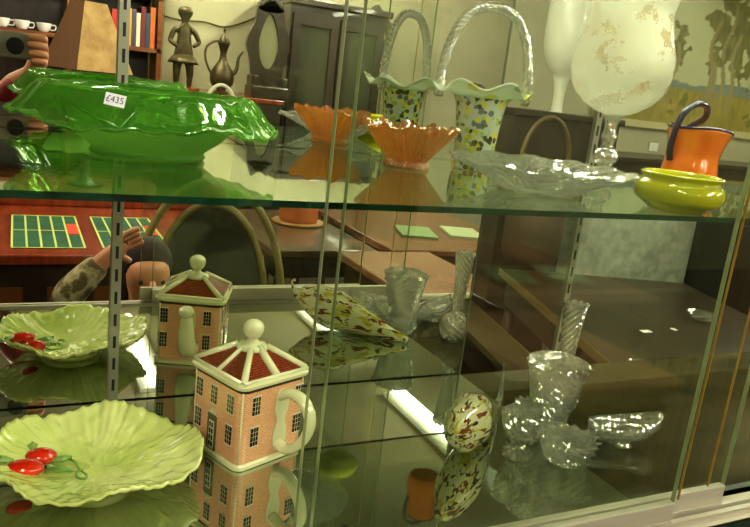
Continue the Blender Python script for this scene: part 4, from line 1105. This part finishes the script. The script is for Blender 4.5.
# compact camera
cm = thing('compact_camera', 'silver compact camera held in the right hand of the person in red', 'camera', (-.005, -.030, 1.47))
M_sil = mat('camera_silver', srgb(150, 150, 140), .3, metal=.6)
MB().box((-.050, -.011, .002), (.048, .011, .060)).build('camera_body', M_sil, cm, bevel=.004)
ln = MB().tube([(.005, .011, .030), (.005, .0255, .030)], [.019, .018], 24).build('lens', M_black, cm)
MB().box((.030, .011, .046), (.044, .0118, .055)).build('flash', M_china, cm)
# companion
M_camo, t_, o_ = nt('mottled_cloth')
v_ = coords(t_); n__ = N(t_, 'ShaderNodeTexNoise', Scale=16, Detail=3); t_.links.new(v_, n__.inputs['Vector'])
cc = ramp(t_, n__.outputs[0], [(.40, srgb(86, 74, 48)), (.47, srgb(150, 138, 96)), (.54, srgb(186, 176, 140)), (.6, srgb(112, 98, 66))])
p_ = N(t_, 'ShaderNodeBsdfPrincipled', Roughness=.9); t_.links.new(cc, p_.inputs['Base Color']); t_.links.new(p_.outputs[0], o_.inputs[0])
Yc = 2.2
hd_ = V(150, 284, Yc); hn = V(126, 243, Yc - .05); wr = V(112, 252, Yc - .03); el = V(62, 300, Yc); shd_ = V(130, 330, Yc + .1)
cxp, cyp = hd_.x, y_of(Yc + .05)
zs = hd_.z
nodes = [(cxp, cyp - .05, zs - .60, .13, .11), (cxp, cyp - .02, zs - .40, .12, .09), (cxp, cyp, zs - .22, .13, .085), (cxp, cyp, zs - .12, .045), (cxp, cyp, zs - .06, .055), (cxp, cyp + .01, zs + .02, .078, .085), (cxp, cyp, zs + .085, .06),
         (cxp - .10, cyp + .05, zs - .62, .08), (cxp - .14, cyp + .36, zs - .50, .055), (cxp - .13, cyp + .20, .07, .036), (cxp - .13, cyp + .32, .04, .034),
         (cxp + .10, cyp + .05, zs - .62, .08), (cxp + .14, cyp + .34, zs - .50, .055), (cxp + .13, cyp + .18, .07, .036), (cxp + .13, cyp + .30, .04, .034),
         (cxp - .15, cyp, zs - .20, .045), tuple(el) + (.036,), tuple(wr) + (.024,), tuple((wr + hn) / 2) + (.027, .020),
         (cxp + .15, cyp, zs - .20, .045), (cxp + .22, cyp + .08, zs - .40, .036), (cxp + .14, cyp + .30, zs - .40, .026)]
ed = [(0, 1), (1, 2), (2, 3), (3, 4), (4, 5), (5, 6), (0, 7), (7, 8), (8, 9), (9, 10), (0, 11), (11, 12), (12, 13), (13, 14), (2, 15), (15, 16), (16, 17), (17, 18), (2, 19), (19, 20), (20, 21)]
for k in range(4):
    i = len(nodes); b_ = Vector(nodes[18][:3]); dd = (hn - wr).normalized(); up_ = Vector((-.5, 0, .8)).normalized()
    q1 = b_ + dd * .035 + up_ * (.022 - .014 * k); q2 = q1 + dd * .034 + Vector((0, 0, -.002)); q3 = q2 + dd * (.024 - .004 * k) + Vector((0, -.004, -.010))
    nodes += [tuple(q1) + (.0095,), tuple(q2) + (.009,), tuple(q3) + (.0078,)]; ed += [(18, i), (i, i + 1), (i + 1, i + 2)]
i = len(nodes); q1 = Vector(nodes[18][:3]) + Vector((.01, .01, -.025)); q2 = q1 + Vector((.025, .005, -.015)); nodes += [tuple(q1) + (.011,), tuple(q2) + (.009,)]; ed += [(18, i), (i, i + 1)]
cp_t, off = person('person', 'seated person in a mottled beige top raising one hand to the face', nodes, ed, None)
cloth('mottled_top', M_camo, [(cxp, cyp - .05, zs - .62, .15, .13), (cxp, cyp - .02, zs - .40, .14, .11), (cxp, cyp, zs - .22, .15, .10), (cxp, cyp, zs - .15, .07), (cxp - .15, cyp, zs - .20, .058), tuple(el) + (.055,), tuple(el + (wr - el) * .62) + (.040,), tuple(el + (wr - el) * .8) + (.036,), (cxp + .15, cyp, zs - .20, .058), (cxp + .22, cyp + .08, zs - .40, .052), (cxp + .15, cyp + .27, zs - .40, .042)],
      [(0, 1), (1, 2), (2, 3), (2, 4), (4, 5), (5, 6), (6, 7), (2, 8), (8, 9), (9, 10)], cp_t, off)
cloth('trousers', M_pants, [(cxp, cyp - .05, zs - .62, .14, .13), (cxp - .10, cyp + .05, zs - .62, .095), (cxp - .14, cyp + .36, zs - .50, .07), (cxp - .13, cyp + .20, .12, .052), (cxp + .10, cyp + .05, zs - .62, .095), (cxp + .14, cyp + .34, zs - .50, .07), (cxp + .13, cyp + .18, .12, .052)],
      [(0, 1), (1, 2), (2, 3), (0, 4), (4, 5), (5, 6)], cp_t, off)
head_parts(cp_t, off, (cxp, cyp + .01, zs + .02), .078)
so_ = thing('wooden_stool', 'low wooden stool under the seated person', 'stool', (cxp, cyp - .06, 0))
hh = zs - .76
MB().lathe([(.17, hh - .03), (.18, hh - .02), (.18, hh), (.17, hh + .005)], 30).build('seat', M_wood, so_, smooth=True)
for k in range(4):
    a = PI / 4 + k * PI / 2; MB().tube([(.12 * math.cos(a), .12 * math.sin(a), hh - .02), (.16 * math.cos(a), .16 * math.sin(a), 0)], .014, 8).build('leg', M_wood, so_, smooth=True)

# ------------------------------------------------------------------ world and look
w = bpy.data.worlds.new('world'); sc.world = w; w.use_nodes = True
w.node_tree.nodes['Background'].inputs[0].default_value = (.9, .88, .7, 1); w.node_tree.nodes['Background'].inputs[1].default_value = .3
sc.view_settings.view_transform = 'Standard'; sc.view_settings.exposure = 0.45; sc.view_settings.look = 'Medium High Contrast'
sc.cycles.max_bounces = 14; sc.cycles.glossy_bounces = 8; sc.cycles.transmission_bounces = 12; sc.cycles.transparent_max_bounces = 40; sc.cycles.diffuse_bounces = 3
sc.cycles.sample_clamp_indirect = 4; sc.cycles.blur_glossy = .3
sc.cycles.use_denoising = True
def proj(p):
    d = Vector(p) - EYE; z = d.dot(fwd); return (375 + F * d.dot(rgt) / z, 263.5 - F * d.dot(upv) / z)
